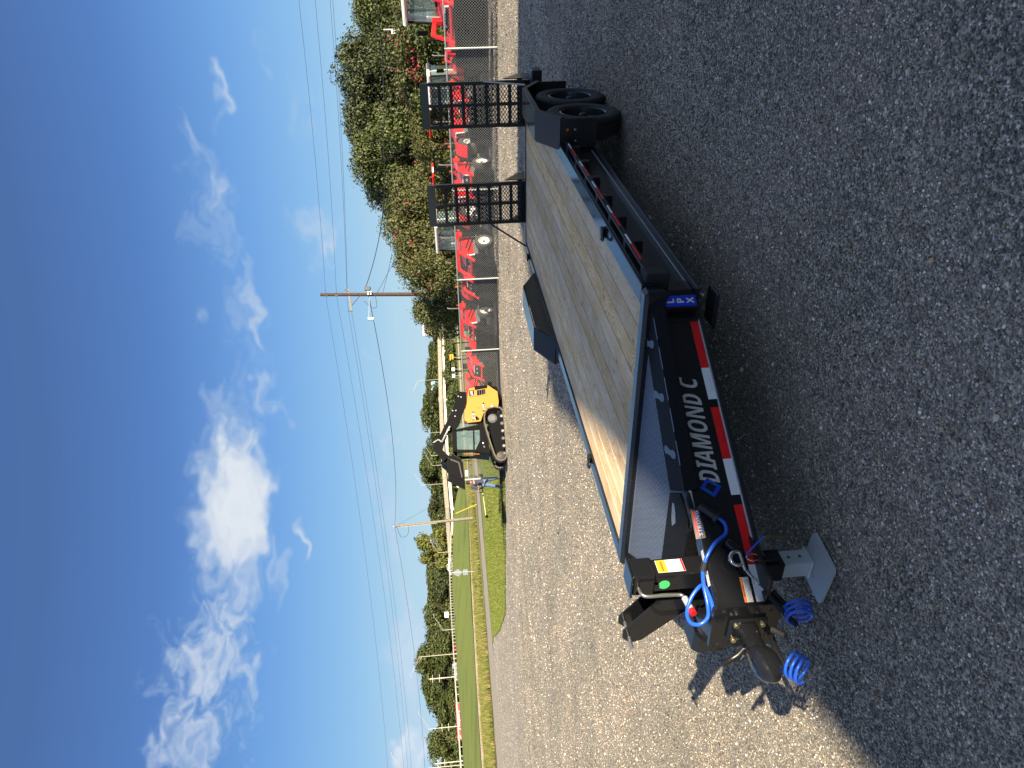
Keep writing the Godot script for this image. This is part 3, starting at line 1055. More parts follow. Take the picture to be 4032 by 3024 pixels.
func make_trailer() -> void:
	var T := thing("equipment_trailer", "black low flatbed equipment trailer with plank deck and raised mesh ramps", "trailer", Vector3(-0.4288, 0, -5.1811), deg_to_rad(-32.5))
	var bp: Material = MT.black_paint
	# deck boards
	for i in 11:
		var t0 := -1.045 + i * 0.19
		var g := G.new()
		g.bx(t0 + 0.005, t0 + 0.185, 0.688, 0.730 + (0.0015 if i % 3 == 1 else 0.0), -6.42, 0.0, 0.003)
		g.uvs(func(p: Vector3) -> Vector2: return Vector2((p.x + 1.045) / 2.09, -p.z / 6.45))
		part(T, "plank", g, MT.deck_wood)
	# rails along the deck and header at its front
	part(T, "side_rail", G.new().bx(1.047, 1.178, 0.665, 0.746, -6.44, 0.0, 0.004), MT.spotted_black)
	part(T, "side_rail", G.new().bx(-1.16, -1.047, 0.665, 0.746, -6.44, 0.0, 0.004), MT.spotted_black)
	part(T, "front_header", G.new().bx(-1.16, 1.178, 0.60, 0.752, 0.004, 0.125, 0.022), MT.spotted_black)
	part(T, "rear_beam", G.new().bx(-1.16, 1.178, 0.42, 0.742, -6.60, -6.445, 0.006), bp)
	# frame under the deck
	for sg: float in [1.0, -1.0]:
		var g := G.new()
		g.bx(sg * 1.085, sg * 1.10, 0.405, 0.66, -6.42, 0.0)
		g.bx(sg * 0.98, sg * 1.165, 0.383, 0.403, -6.42, 0.06, 0.003)
		part(T, "main_beam", g, MT.dust_black)
		g = G.new()
		g.bx(sg * 1.205, sg * 1.222, 0.655, 0.700, -3.38, -0.06, 0.003)
		part(T, "rub_rail", g, MT.spotted_black)
		for k in 7:
			part(T, "stake_pocket", G.new().bx(sg * 1.105, sg * 1.2045, 0.57, 0.698, -(0.16 + k * 0.5), -(0.23 + k * 0.5), 0.003), MT.black_satin)
		# tape and stickers on the beam
		for k in 5:
			var s0 := 0.30 + k * 0.62
			part(T, "reflective_tape", G.new().bx(sg * 1.2225, sg * 1.2245, 0.672, 0.686, -s0, -(s0 + 0.28)), MT.red_tape)
			part(T, "reflective_tape", G.new().bx(sg * 1.2225, sg * 1.2245, 0.672, 0.686, -(s0 + 0.285), -(s0 + 0.46)), MT.white_tape)
	part(T, "end_block", G.new().bx(1.10, 1.236, 0.56, 0.715, -0.15, -0.03, 0.008), MT.black_matt)
	var hz := G.new().bx(1.101, 1.103, 0.50, 0.55, -0.42, -0.22)
	part(T, "hazard_sticker", hz, MT.amber_sticker)
	for k in 5:
		var s0 := 0.235 + k * 0.037
		var q := G.new()
		side_prism(q, [[s0, 0.502], [s0 + 0.014, 0.502], [s0 + 0.03, 0.548], [s0 + 0.016, 0.548]], 1.1035, 1.1045)
		part(T, "stripe", q, MT.ink)
	for k in 9:
		part(T, "cross_member", G.new().bx(-1.08, 1.08, 0.58, 0.686, -(0.35 + k * 0.68), -(0.41 + k * 0.68)), MT.black_satin)
	# triangular front deck of tread plate
	var g := G.new()
	slab(g, [[-0.10, 1.08], [-0.10, -1.08], [-0.98, -0.42], [-1.12, -0.28], [-1.12, 0.28], [-0.98, 0.42]], 0.665, 0.699)
	part(T, "front_deck_plate", g, MT.tread_blue)
	# raised lozenges of the plate, coloured black for their dark reflections
	g = G.new()
	var rowi := 0
	var zz := 0.16
	while zz < 0.96:
		var lim := 1.06 - (zz - 0.10) * 0.78
		var tt := -lim + (0.014 if rowi % 2 == 0 else 0.028)
		while tt < lim:
			var inner := 0.84 - (zz - 0.06) * 0.76
			if tt < inner and not (zz > 0.855 and tt > -0.33):
				var sgn := 1.0 if (rowi + int(tt * 35.0 + 70.0)) % 2 == 0 else -1.0
				var c0 := Vector3(tt, 0.699, zz)
				var aa := Vector3(0.0095, 0, 0.006 * sgn)
				var bb := Vector3(-0.0018 * sgn, 0, 0.0028)
				var pk := c0 + Vector3(0, 0.0024, 0)
				g.tri(c0 + aa, pk, c0 + bb)
				g.tri(c0 + bb, pk, c0 - aa)
				g.tri(c0 - aa, pk, c0 - bb)
				g.tri(c0 - bb, pk, c0 + aa)
			tt += 0.028
		zz += 0.013
		rowi += 1
	part(T, "plate_lozenges", g, MT.black_satin).set_meta("kind", "stuff")
	# right and left step strips and the cross strip
	for sg: float in [1.0, -1.0]:
		g = G.new()
		if sg > 0.0:
			slab(g, [[-0.06, 0.86], [-0.02, 0.90], [-0.03, 1.06], [-0.10, 1.125], [-1.09, 0.425], [-1.015, 0.36], [-0.86, 0.235], [-0.36, 0.615]], 0.7005, 0.711)
		else:
			slab(g, [[-0.10, -1.125], [-1.09, -0.425], [-1.035, -0.372], [-0.06, -1.06]], 0.7005, 0.711)
		part(T, "step_strip", g, MT.tread_black)
		# folded lip
		g = G.new()
		var a := Vector3(sg * 1.13, 0.708, 0.10)
		var b := Vector3(sg * 0.43, 0.708, 1.095)
		var nn := Vector3(sg * 1.65, 0, 0.96).normalized() * 0.035 + Vector3(0, -0.062, 0)
		g.qo(a, b, b + nn, a + nn, (a + b) * 0.5 - Vector3(sg, 0.5, 0))
		g.qo(a - Vector3(0, 0.008, 0), b - Vector3(0, 0.008, 0), b + nn - Vector3(0, 0.008, 0), a + nn - Vector3(0, 0.008, 0), (a + b) * 0.5 + Vector3(sg, 0.5, 0))
		part(T, "strip_lip", g, MT.tread_black)
		for q in ([[-0.155, 0.818], [-0.457, 0.619], [-0.77, 0.428]] if sg > 0.0 else []):
			g = G.new()
			var dirv := Vector3(sg * 0.7, 0, 1.0).normalized()
			var pd := Vector3(dirv.z, 0, -dirv.x)
			var ce := Vector3(sg * (q[1] + 0.03), 0, -q[0] + 0.01)
			var pl := PackedVector2Array()
			for k in [[-0.11, 0.014], [-0.10, 0.034], [-0.07, 0.042], [-0.03, 0.030], [0.01, 0.014], [0.06, 0.018], [0.10, 0.008], [0.112, -0.016], [0.09, -0.034], [0.04, -0.032], [0.0, -0.016], [-0.04, -0.010], [-0.09, -0.008]]:
				var w: Vector3 = ce + dirv * float(k[0]) + pd * float(k[1]) * sg
				pl.append(Vector2(w.x, w.z))
			g.prism(pl, -0.7135, -0.7115, FLAT)
			part(T, "step_cutout", g, MT.tread_blue)
	g = G.new()
	slab(g, [[-0.865, 0.222], [-0.875, -0.33], [-1.02, -0.365], [-1.13, -0.32], [-1.21, -0.22], [-1.21, 0.22], [-1.13, 0.32], [-1.02, 0.35]], 0.700, 0.7125)
	part(T, "step_strip", g, MT.tread_black)
	g = G.new()
	slab(g, [[-1.02, 0.12], [-0.98, 0.06], [-0.95, 0.10], [-0.93, 0.20], [-0.96, 0.22], [-1.0, 0.17]], 0.713, 0.7145)
	part(T, "step_cutout", g, MT.tread_blue)
	part(T, "strip_lip", G.new().bx(-0.24, 0.24, 0.63, 0.7005, 1.185, 1.208, 0.004), MT.tread_black)
	# pale slots along the folded edge
	for k in 5:
		var u0 := 0.10 + k * 0.165
		var e0 := Vector3(1.118, 0.7122, 0.105).lerp(Vector3(0.43, 0.7122, 1.085), u0)
		var e1 := Vector3(1.118, 0.7122, 0.105).lerp(Vector3(0.43, 0.7122, 1.085), u0 + 0.12)
		part(T, "edge_slot", G.new().bar(e0, e1, 0.012, 0.002), MT.tread_blue)
	# tongue beams
	for sg: float in [1.0, -1.0]:
		g = G.new()
		slab(g, [[0.02, sg * 1.092], [-1.66, sg * 0.115], [-1.66, sg * 0.03], [0.02, sg * 1.007]], 0.405, 0.664)
		part(T, "tongue_beam", g, bp)
		g = G.new()
		slab(g, [[0.05, sg * 1.135], [-1.66, sg * 0.14], [-1.66, sg * 0.02], [0.05, sg * 1.0]], 0.382, 0.404)
		part(T, "tongue_flange", g, MT.dust_black)
		g = G.new()
		slab(g, [[-1.06, sg * 0.465], [-1.66, sg * 0.118], [-1.66, sg * 0.0], [-1.06, sg * 0.34]], 0.665, 0.682)
		part(T, "tongue_top_flange", g, MT.spotted_black)
	# weld bead along the right flange
	part(T, "weld_bead", G.new().tube(PackedVector3Array([fp(0.0, 0.408, 0.004), fp(-1.64, 0.408, 0.004)]), 0.006, 5), MT.galvanised)
	part(T, "weld_bead", G.new().tube(PackedVector3Array([L(0.05, 1.104, 0.407), L(3.4, 1.104, 0.407)]), 0.004, 5), MT.galvanised)
	part(T, "corner_gusset", slab(G.new(), [[0.16, 1.12], [0.02, 1.125], [-0.16, 1.01], [-0.16, 0.95], [0.16, 1.0]], 0.41, 0.66), bp)
	part(T, "marker_light", disc(G.new(), [[0.0, 0.012], [0.013, 0.009], [0.018, 0.0]], L(0.10, 1.121, 0.55), Vector3(1, 0, 0), 14), MT.amber_lens)
	part(T, "corner_step", G.new().bx(0.93, 1.17, 0.30, 0.315, 0.0, 0.18, 0.003), MT.black_satin)
	for k in 4:
		part(T, "step_bar", G.new().bx(0.95, 1.16, 0.316, 0.325, 0.02 + k * 0.045, 0.035 + k * 0.045), MT.black_satin)
	# reflective tape on the right tongue beam: red, white, gap
	for q in [[-0.161, -0.446, "red"], [-0.446, -0.628, "white"], [-0.674, -0.956, "red"], [-0.956, -1.141, "white"], [-1.19, -1.476, "red"], [-1.476, -1.658, "white"]]:
		g = G.new()
		var a := fp(q[0], 0.432, 0.001)
		var b := fp(q[1], 0.432, 0.001)
		g.bar(a, b, 0.002, 0.062)
		var tp := part(T, "reflective_tape", g, MT["red_tape" if q[2] == "red" else "white_tape"])
		if q[0] - q[1] > 0.15 and q[0] > -1.0 and q[1] > -1.0:
			var mid := fp((q[0] + q[1]) * 0.5, 0.425, 0.0022)
			letters(tp, "DIAMOND C", 0.016, frame(mid, Vector3(0.96, 0, -1.65), Vector3.UP), MT["faint_red" if q[2] == "red" else "faint_white"], 0.9, 0.2, "print", 0.0006)
	# maker's name and emblem
	var rdir := Vector3(0.96, 0, -1.65)
	var nm := letters(T, "DIAMOND C", 0.108, frame(fp(-0.785, 0.562, 0.0025), rdir, Vector3.UP), MT.chrome_letters, 0.76, 0.24, "lettering", 0.005)
	nm.set_meta("label", "silver slanted maker's name")
	for k in 4:
		g = G.new()
		var c0 := [Vector2(-0.060, -0.01), Vector2(0.0, 0.062), Vector2(0.055, 0.01), Vector2(0.0, -0.062)]
		var ce := fp(-1.095, 0.570, 0.003)
		var xf := frame(ce, rdir, Vector3.UP)
		var p0: Vector2 = c0[k]
		var p1: Vector2 = c0[(k + 1) % 4]
		g.prism(PackedVector2Array([p0, p1, p1 * 0.55, p0 * 0.55]), 0.0, 0.003 + 0.001 * (k % 2), xf)
		part(T, "emblem", g, MT.blue_logo if k % 2 == 0 else MT.blue_plate)
	# model plate
	var pn := Vector3(1.65, 0, 0.96).normalized()
	var mp := part(T, "model_plate", G.new().bar(fp(-0.075, 0.428, 0.092), fp(-0.075, 0.628, 0.092), 0.078, 0.006, pn, 0.002), MT.blue_plate, "blue plate with white letters")
	part(T, "model_plate_frame", G.new().bar(fp(-0.075, 0.418, 0.064), fp(-0.075, 0.638, 0.064), 0.096, 0.050, pn, 0.002), MT.black_satin)
	for k in 3:
		letters(mp, ["L", "P", "X"][k], 0.044, frame(fp(-0.075, 0.590 - k * 0.062, 0.096), rdir, Vector3.UP), MT.white_sticker, 1.15, 0.0, "letter", 0.001)
	# warning sticker by the coupler
	var ws := part(T, "warning_sticker", G.new().bar(fp(-1.530, 0.502, 0.001), fp(-1.652, 0.502, 0.001), 0.0022, 0.046), MT.white_sticker)
	part(ws, "orange_band", G.new().bar(fp(-1.532, 0.518, 0.0022), fp(-1.650, 0.518, 0.0022), 0.0012, 0.014), MT.orange_sticker)
	letters(ws, "WARNING", 0.009, frame(fp(-1.591, 0.518, 0.0032), rdir, Vector3.UP), MT.ink, 1.0, 0.0, "print", 0.0006)
	for k in 4:
		part(ws, "print_line", G.new().bar(fp(-1.54, 0.505 - k * 0.007, 0.0024), fp(-1.642, 0.505 - k * 0.007, 0.0024), 0.0008, 0.0025), MT.grey_ink)
	# fenders
	for sg: float in [1.0, -1.0]:
		var F := Node3D.new()
		F.name = "fender"
		T.add_child(F, true)
		var t0: float = sg * 1.185 if sg > 0 else sg * 1.165
		var t1: float = sg * 1.42
		var prof := [[3.42, 0.735], [3.80, 0.945], [4.98, 0.945], [5.40, 0.735]]
		for k in 3:
			var a: Array = prof[k]
			var b: Array = prof[k + 1]
			var m := Vector2(b[0] - a[0], b[1] - a[1]).normalized()
			var dn := Vector2(m.y, -m.x) * 0.012
			g = G.new()
			side_prism(g, [a, b, [b[0] + dn.x, b[1] + dn.y], [a[0] + dn.x, a[1] + dn.y]], t0 - sg * 0.06, t1)
			part(F, ["front_slope", "top", "rear_slope"][k], g, MT.spotted_black if k == 1 else MT.black_paint)
			# outer lip
			g = G.new()
			side_prism(g, [[a[0], a[1] - 0.002], [b[0], b[1] - 0.002], [b[0] + dn.x * 4.5, b[1] + dn.y * 4.5], [a[0] + dn.x * 4.5, a[1] + dn.y * 4.5]], t1, t1 + sg * 0.012)
			part(F, "lip", g, MT.dust_black)
		g = G.new()
		side_prism(g, [[3.42, 0.66], [3.42, 0.733], [3.80, 0.930], [4.98, 0.930], [5.40, 0.733], [5.40, 0.66]], t0 - sg * 0.062, t0 - sg * 0.074)
		part(F, "inner_wall", g, MT.dust_black)
		g = G.new()
		side_prism(g, [[3.43, 0.36], [3.43, 0.735], [3.442, 0.735], [3.442, 0.36]], t0 - sg * 0.05, t1)
		part(F, "mud_flap", g, MT.black_satin)
		g = G.new()
		side_prism(g, [[5.385, 0.36], [5.385, 0.735], [5.397, 0.735], [5.397, 0.36]], t0 - sg * 0.05, t1)
		part(F, "mud_flap", g, MT.black_satin)
		part(F, "marker_light", disc(G.new(), [[0.0, 0.01], [0.012, 0.007], [0.016, 0.0]], L(3.43, sg * 1.31, 0.655), Vector3(0, 0, 1), 12), MT.amber_lens)
		part(F, "bolt", bolt(G.new(), L(3.43, sg * 1.31, 0.58), Vector3(0, 0, 1), 0.014, 0.01), MT.zinc)
		part(F, "bolt", bolt(G.new(), L(3.43, sg * 1.20, 0.575), Vector3(0, 0, 1), 0.012, 0.01), MT.zinc)
		for s in [3.98, 4.84]:
			var Wn := Node3D.new()
			Wn.name = "wheel"
			T.add_child(Wn, true)
			var axis := Vector3(sg, 0, 0)
			var ce := L(s, sg * 1.262, 0.402)
			var ty := G.new()
			var y := axis
			var x := Vector3(0, 0, 1)
			ty.lathe(tyre_profile(0.402, 0.23, 0.245), 40, Transform3D(Basis(x, y, x.cross(y)), ce))
			part(Wn, "tyre", ty, MT.rubber)
			var rm := G.new()
			rm.lathe(PackedVector2Array([Vector2(0.243, 0.085), Vector2(0.252, 0.100), Vector2(0.244, 0.104), Vector2(0.232, 0.09), Vector2(0.222, 0.02), Vector2(0.20, -0.055), Vector2(0.15, -0.045), Vector2(0.10, -0.01), Vector2(0.075, 0.0), Vector2(0.0, 0.0)]), 28, Transform3D(Basis(x, y, x.cross(y)), ce))
			part(Wn, "rim", rm, MT.dust_black)
			part(Wn, "hub", disc(G.new(), [[0.0, 0.09], [0.03, 0.088], [0.045, 0.07], [0.055, 0.0]], ce, axis, 14), MT.black_satin)
			for k in 8:
				var w := TAU * k / 8.0
				part(Wn, "lug_nut", bolt(G.new(), ce + Vector3(0, cos(w), sin(w)) * 0.085 + axis * -0.002, axis, 0.013, 0.03), MT.zinc)
	for s in [3.98, 4.84]:
		part(T, "axle", G.new().bx(-1.15, 1.15, 0.34, 0.45, -s - 0.055, -s + 0.055, 0.005), MT.black_satin)
	# ramps, stood up at the rear
	for q in [[0.600, 1.215], [-0.830, -0.200]]:
		var R := Node3D.new()
		R.name = "ramp"
		T.add_child(R, true)
		R.position = L(6.66, 0, 0)
		var a: float = q[0]
		var b: float = q[1]
		part(R, "frame_rail", G.new().bx(a, a + 0.045, 0.62, 2.06, -0.06, 0.0, 0.003), MT.black_satin)
		part(R, "frame_rail", G.new().bx(b - 0.045, b, 0.62, 2.06, -0.06, 0.0, 0.003), MT.black_satin)
		part(R, "frame_rail", G.new().bx((a + b) * 0.5 - 0.02, (a + b) * 0.5 + 0.02, 0.62, 2.06, -0.06, -0.004, 0.003), MT.black_satin)
		g = G.new()
		g.prism(PackedVector2Array([Vector2(a, 2.06), Vector2(b, 2.06), Vector2(b, 2.155), Vector2(b - 0.02, 2.175), Vector2(a + 0.02, 2.175), Vector2(a, 2.155)]), -0.012, 0.004)
		part(R, "tip_plate", g, MT.black_paint)
		for k in 8:
			var h := 1.91 - k * 0.163
			part(R, "cross_bar", G.new().bx(a + 0.045, b - 0.045, h - 0.022, h + 0.022, -0.062, -0.008, 0.003), MT.black_satin)
		part(R, "kick_plate", G.new().bx(a + 0.045, b - 0.045, 0.62, 0.80, -0.05, -0.03), MT.black_satin)
		# expanded metal: zigzag strands that meet at their turns
		g = G.new()
		var cw := 0.062
		var chh := 0.046
		var rows := int((2.06 - 0.66) / chh)
		var cn := int((b - a) / cw)
		for r in rows:
			for side in [0, 1]:
				for k in cn * 2:
					var xa := a + k * (b - a) / (cn * 2)
					var xb := a + (k + 1) * (b - a) / (cn * 2)
					var y0 := 0.66 + r * chh
					var up0: bool = (k + side) % 2 == 0
					var ya := y0 + (chh * 0.5 if up0 else 0.0)
					var yb := y0 + (0.0 if up0 else chh * 0.5)
					if side == 1:
						ya += chh * 0.5
						yb += chh * 0.5
					var wd := 0.0055
					g.quad(Vector3(xa, ya - wd, 0.006), Vector3(xb, yb - wd, 0.006), Vector3(xb, yb + wd, 0.009), Vector3(xa, ya + wd, 0.009))
					g.quad(Vector3(xa, ya + wd, 0.004), Vector3(xb, yb + wd, 0.004), Vector3(xb, yb - wd, 0.001), Vector3(xa, ya - wd, 0.001))
		var em := part(R, "expanded_mesh", g, MT.black_satin)
		em.set_meta("kind", "stuff")
		# foot bracket behind
		for e in [b + 0.01, a - 0.02]:
			g = G.new()
			side_prism(g, [[0.06, 0.62], [0.06, 1.02], [0.40, 0.80], [0.42, 0.70], [0.40, 0.62]], e, e + 0.012)
			part(R, "foot_bracket", g, MT.dust_black)
		part(R, "foot_bar", G.new().bx(a, b + 0.02, 0.72, 0.79, -0.42, -0.38, 0.004), MT.black_satin)
	part(T, "ramp_strut", G.new().rod(L(6.64, -0.83, 1.24), L(6.38, -1.10, 0.74), 0.014), MT.black_satin)
	part(T, "ramp_strut", G.new().rod(L(6.64, 1.22, 1.30), L(6.42, 1.20, 0.75), 0.011), MT.steel_rod)
	part(T, "tail_box", G.new().bx(1.18, 1.38, 0.52, 0.66, -6.66, -6.40, 0.01), MT.black_satin)
	part(T, "tail_light", G.new().bx(1.2, 1.36, 0.545, 0.635, -6.672, -6.661), MT.red_tape)
	part(T, "tail_box", G.new().bx(-1.38, -1.16, 0.52, 0.66, -6.66, -6.40, 0.01), MT.black_satin)
	# tie-down rings
	for q in [[1.13, 1.10], [1.15, -1.09], [5.95, -1.09]]:
		part(T, "ring_mount", G.new().bx(q[1] - 0.04, q[1] + 0.04, 0.7465, 0.775, -q[0] - 0.035, -q[0] + 0.035, 0.008), MT.black_satin)
		var pth := []
		for k in 13:
			var w := PI * k / 12.0
			pth.append(L(q[0] - 0.02 - sin(w) * 0.10, q[1] + cos(w) * 0.042, 0.775 + sin(w) * 0.006))
		part(T, "tie_ring", G.new().tube(PackedVector3Array(pth), 0.011, 7), MT.black_paint)
	make_hitch(T)

func make_hitch(T: Node3D) -> void:
	var bp: Material = MT.black_paint
	var g: G
	# plate that carries the coupler
	g = G.new()
	g.prism(PackedVector2Array([Vector2(-0.160, 0.375), Vector2(-0.130, 0.345), Vector2(0.11, 0.345), Vector2(0.15, 0.40), Vector2(0.158, 0.69), Vector2(0.14, 0.708), Vector2(-0.140, 0.700), Vector2(-0.158, 0.68)]), 1.665, 1.690)
	var pl := part(T, "hitch_plate", g, bp)
	for q in [[-0.125, 0.655], [-0.125, 0.455], [0.128, 0.655], [0.11, 0.40]]:
		part(pl, "bolt_hole", disc(G.new(), [[0.0, 0.0012], [0.010, 0.0012], [0.010, 0.0]], Vector3(q[0], q[1], 1.6902), Vector3(0, 0, 1), 10), MT.ink)
	part(T, "hitch_mount", G.new().bx(-0.12, 0.12, 0.405, 0.664, 1.60, 1.664), MT.black_satin)
	# cast coupler
	var C := Node3D.new()
	C.name = "ball_coupler"
	T.add_child(C, true)
	part(C, "flange", G.new().bx(-0.085, 0.075, 0.415, 0.620, 1.6915, 1.714, 0.01), bp)
	g = G.new()
	var secs := [[1.712, 0.465, 0.60, 0.052], [1.77, 0.472, 0.582, 0.041], [1.835, 0.47, 0.568, 0.041], [1.872, 0.452, 0.568, 0.057], [1.912, 0.440, 0.569, 0.069], [1.952, 0.438, 0.562, 0.070], [1.988, 0.446, 0.545, 0.057], [2.010, 0.462, 0.522, 0.034], [2.018, 0.480, 0.505, 0.012]]
	for i in secs.size() - 1:
		var rings := []
		for k in 2:
			var s: Array = secs[i + k]
			var r := []
			for j in 17:
				var w := TAU * j / 16.0
				var sx: float = signf(cos(w)) * pow(absf(cos(w)), 0.6)
				var sy: float = signf(sin(w)) * pow(absf(sin(w)), 0.6)
				r.append(Vector3(sx * s[3], (s[1] + s[2]) * 0.5 + sy * (s[2] - s[1]) * 0.5, s[0]))
			rings.append(r)
		for j in 16:
			g.qo(rings[0][j], rings[0][j + 1], rings[1][j + 1], rings[1][j], Vector3(0, 0.51, secs[i][0]))
	var e: Array = secs[-1]
	g.box(Vector3(0, 0.49, 2.014), Vector3(0.026, 0.026, 0.004))
	# round the casting
	for i in g.v.size():
		g.n[i] = (g.n[i] + Vector3(g.v[i].x * 9.0, (g.v[i].y - 0.51) * 9.0, (g.v[i].z - 1.93) * 2.0)).normalized()
	part(C, "socket", g, bp)
	rng.seed = 5
	for i in 26:   # raised casting marks
		var a := rng.randi() % 4
		part(C, "casting_mark", G.new().box(Vector3(-0.028 + a * 0.018, 0.578 - 0.19 * (0.02 + (i / 4) * 0.014), 1.735 + (i / 4) * 0.016) + Vector3(0, 0.012, 0), Vector3(0.009, 0.006, 0.006)), bp)
	for q in [[0.048, 0.588], [0.042, 0.447], [-0.062, 0.588], [-0.062, 0.447]]:
		part(C, "bolt", bolt(G.new(), Vector3(q[0], q[1], 1.7142), Vector3(0, 0, 1), 0.016, 0.016), MT.brass_zinc)
	var lb := part(C, "label", G.new().bx(-0.02, 0.036, 0.500, 0.528, 1.7143, 1.7150), MT.white_sticker)
	for k in 3:
		part(lb, "print_line", G.new().bx(-0.016, 0.016 + k * 0.005, 0.504 + k * 0.008, 0.507 + k * 0.008, 1.7151, 1.7154), MT.grey_ink)
	# latch
	g = G.new()
	g.tube(smooth_path([L(-1.80, -0.03, 0.565), L(-1.82, -0.05, 0.60), L(-1.83, -0.07, 0.64), L(-1.85, -0.075, 0.685)], 4), 0.016, 7)
	part(C, "latch", g, MT.black_satin)
	for k in 3:
		part(C, "latch_rib", G.new().bar(L(-1.80, -0.085, 0.585 + k * 0.018), L(-1.86, -0.055, 0.585 + k * 0.018), 0.03, 0.006), MT.black_satin)
	part(C, "safety_pin", G.new().rod(L(-1.83, -0.10, 0.60), L(-1.85, -0.02, 0.588), 0.005), MT.zinc)
	# jack
	var J := Node3D.new()
	J.name = "jack"
	T.add_child(J, true)
	var jx := 0.035
	var jz := 1.325
	part(J, "outer_tube", G.new().bx(jx - 0.064, jx + 0.064, 0.19, 0.935, jz - 0.064, jz + 0.064, 0.008), bp)
	part(J, "gear_housing", G.new().bx(jx - 0.074, jx + 0.074, 0.925, 1.052, jz - 0.074, jz + 0.074, 0.010), bp)
	part(J, "top_cap", G.new().bx(jx - 0.078, jx + 0.078, 1.0525, 1.064, jz - 0.078, jz + 0.082, 0.003), MT.spotted_black)
	part(J, "side_collar", G.new().bx(jx - 0.076, jx + 0.090, 0.60, 0.618, jz - 0.09, jz + 0.09), MT.black_satin)
	var it := part(J, "inner_tube", G.new().bx(jx - 0.054, jx + 0.054, 0.03, 0.20, jz - 0.054, jz + 0.054, 0.006), MT.galvanised)
	for h in [0.15, 0.085]:
		part(it, "pin_hole", disc(G.new(), [[0.0, 0.0008], [0.009, 0.0008], [0.009, 0.0]], Vector3(jx + 0.0542, h, jz), Vector3(1, 0, 0), 10), MT.ink)
	g = G.new()
	g.prism(PackedVector2Array([Vector2(-0.155, -0.12), Vector2(-0.13, -0.135), Vector2(0.13, -0.135), Vector2(0.155, -0.12), Vector2(0.155, 0.12), Vector2(0.13, 0.135), Vector2(-0.13, 0.135), Vector2(-0.155, 0.12)]), -0.028, -0.014, FLAT * Transform3D(Basis(Vector3(0, 0, 1), 0.12), Vector3(jx + 0.05, jz + 0.09, 0)))
	part(J, "foot_pad", g, MT.galvanised)
	part(J, "foot_collar", G.new().bx(jx - 0.066, jx + 0.066, 0.028, 0.045, jz - 0.066, jz + 0.066, 0.006), MT.galvanised)
	g = G.new()
	g.tube(smooth_path([L(-1.39, jx - 0.01, 1.02), L(-1.44, jx - 0.01, 1.012), L(-1.458, jx - 0.012, 0.985), L(-1.458, jx - 0.015, 0.90), L(-1.458, jx - 0.02, 0.815), L(-1.468, jx - 0.02, 0.79), L(-1.50, jx - 0.02, 0.783)], 5), 0.0105, 8)
	var cr := part(J, "crank", g, MT.steel_rod)
	part(cr, "grip", G.new().rod(L(-1.485, jx - 0.02, 0.785), L(-1.575, jx - 0.02, 0.772), 0.018, 12), MT.galvanised)
	part(cr, "grip_end", G.new().rod(L(-1.566, jx - 0.02, 0.7735), L(-1.595, jx - 0.02, 0.769), 0.0195, 12), MT.red_plastic)
	# stickers on the jack
	var sk := part(J, "warning_sticker", G.new().bx(jx + 0.0643, jx + 0.0650, 0.752, 0.905, jz - 0.045, jz + 0.045), MT.white_sticker)
	part(sk, "amber_panel", G.new().bx(jx + 0.0651, jx + 0.0656, 0.850, 0.903, jz - 0.044, jz + 0.044), MT.amber_sticker)
	letters(sk, "WARNING", 0.011, frame(Vector3(jx + 0.0662, 0.875, jz), Vector3(0, 0, -1), Vector3.UP), MT.ink, 0.95, 0.0, "print", 0.0006)
	for k in 6:
		part(sk, "print_line", G.new().bx(jx + 0.0651, jx + 0.0655, 0.836 - k * 0.011, 0.840 - k * 0.011, jz - 0.036, jz + 0.034 - 0.02 * (k % 2)), MT.grey_ink)
	part(sk, "red_band", G.new().bx(jx + 0.0651, jx + 0.0656, 0.753, 0.764, jz - 0.044, jz + 0.044), MT.red_tape)
	g = G.new()
	disc(g, [[0.0, 0.001], [0.032, 0.001], [0.032, 0.0]], Vector3(jx - 0.01, 0.872, jz + 0.0643), Vector3(0, 0, 1), 22)
	part(J, "green_sticker", g, MT.green_sticker)
	for q in [[0.92, 0.015], [1.02, -0.05]]:
		part(J, "grease_cap", G.new().ball(Vector3(jx + q[1], q[0], jz + 0.075), Vector3.ONE * 0.010, 8, 5), MT.red_plastic)
	# snap pin under the beam
	g = G.new()
	g.tube(smooth_path([L(-1.33, 0.12, 0.30), L(-1.33, 0.17, 0.335), L(-1.31, 0.215, 0.325), L(-1.30, 0.235, 0.28), L(-1.30, 0.235, 0.19)], 5), 0.012, 8)
	part(J, "pull_pin", g, MT.bronze_rod)
	part(J, "pin_sleeve", G.new().bar(L(-1.34, 0.10, 0.22), L(-1.34, 0.10, 0.34), 0.05, 0.05), MT.black_satin)
	# centre channel between the beams
	part(T, "tongue_cross_plate", G.new().bx(-0.30, 0.30, 0.41, 0.425, 1.12, 1.66), MT.black_satin)
	part(T, "document_box", G.new().bx(-0.02, 0.16, 0.52, 0.64, 1.14, 1.20, 0.01), MT.black_satin)
	part(T, "box_latch", G.new().bx(0.04, 0.10, 0.535, 0.552, 1.2005, 1.215, 0.003), MT.galvanised)
	# sloping sign on the right beam
	var sb := frame(L(-1.265, 0.345, 0.684), Vector3(0.96, 0, -1.65), Vector3(-0.25, 1, -0.2))
	var pg := G.new()
	pg.prism(PackedVector2Array([Vector2(-0.085, -0.026), Vector2(0.085, -0.026), Vector2(0.085, 0.026), Vector2(-0.085, 0.026)]), -0.008, 0.0, sb)
	var sp := part(T, "slogan_plate", pg, MT.black_satin)
	pg = G.new()
	pg.prism(PackedVector2Array([Vector2(-0.073, -0.019), Vector2(0.073, -0.019), Vector2(0.073, 0.001), Vector2(-0.073, 0.001)]), 0.0008, 0.0016, sb)
	part(sp, "blue_field", pg, MT.sign_blue)
	pg = G.new()
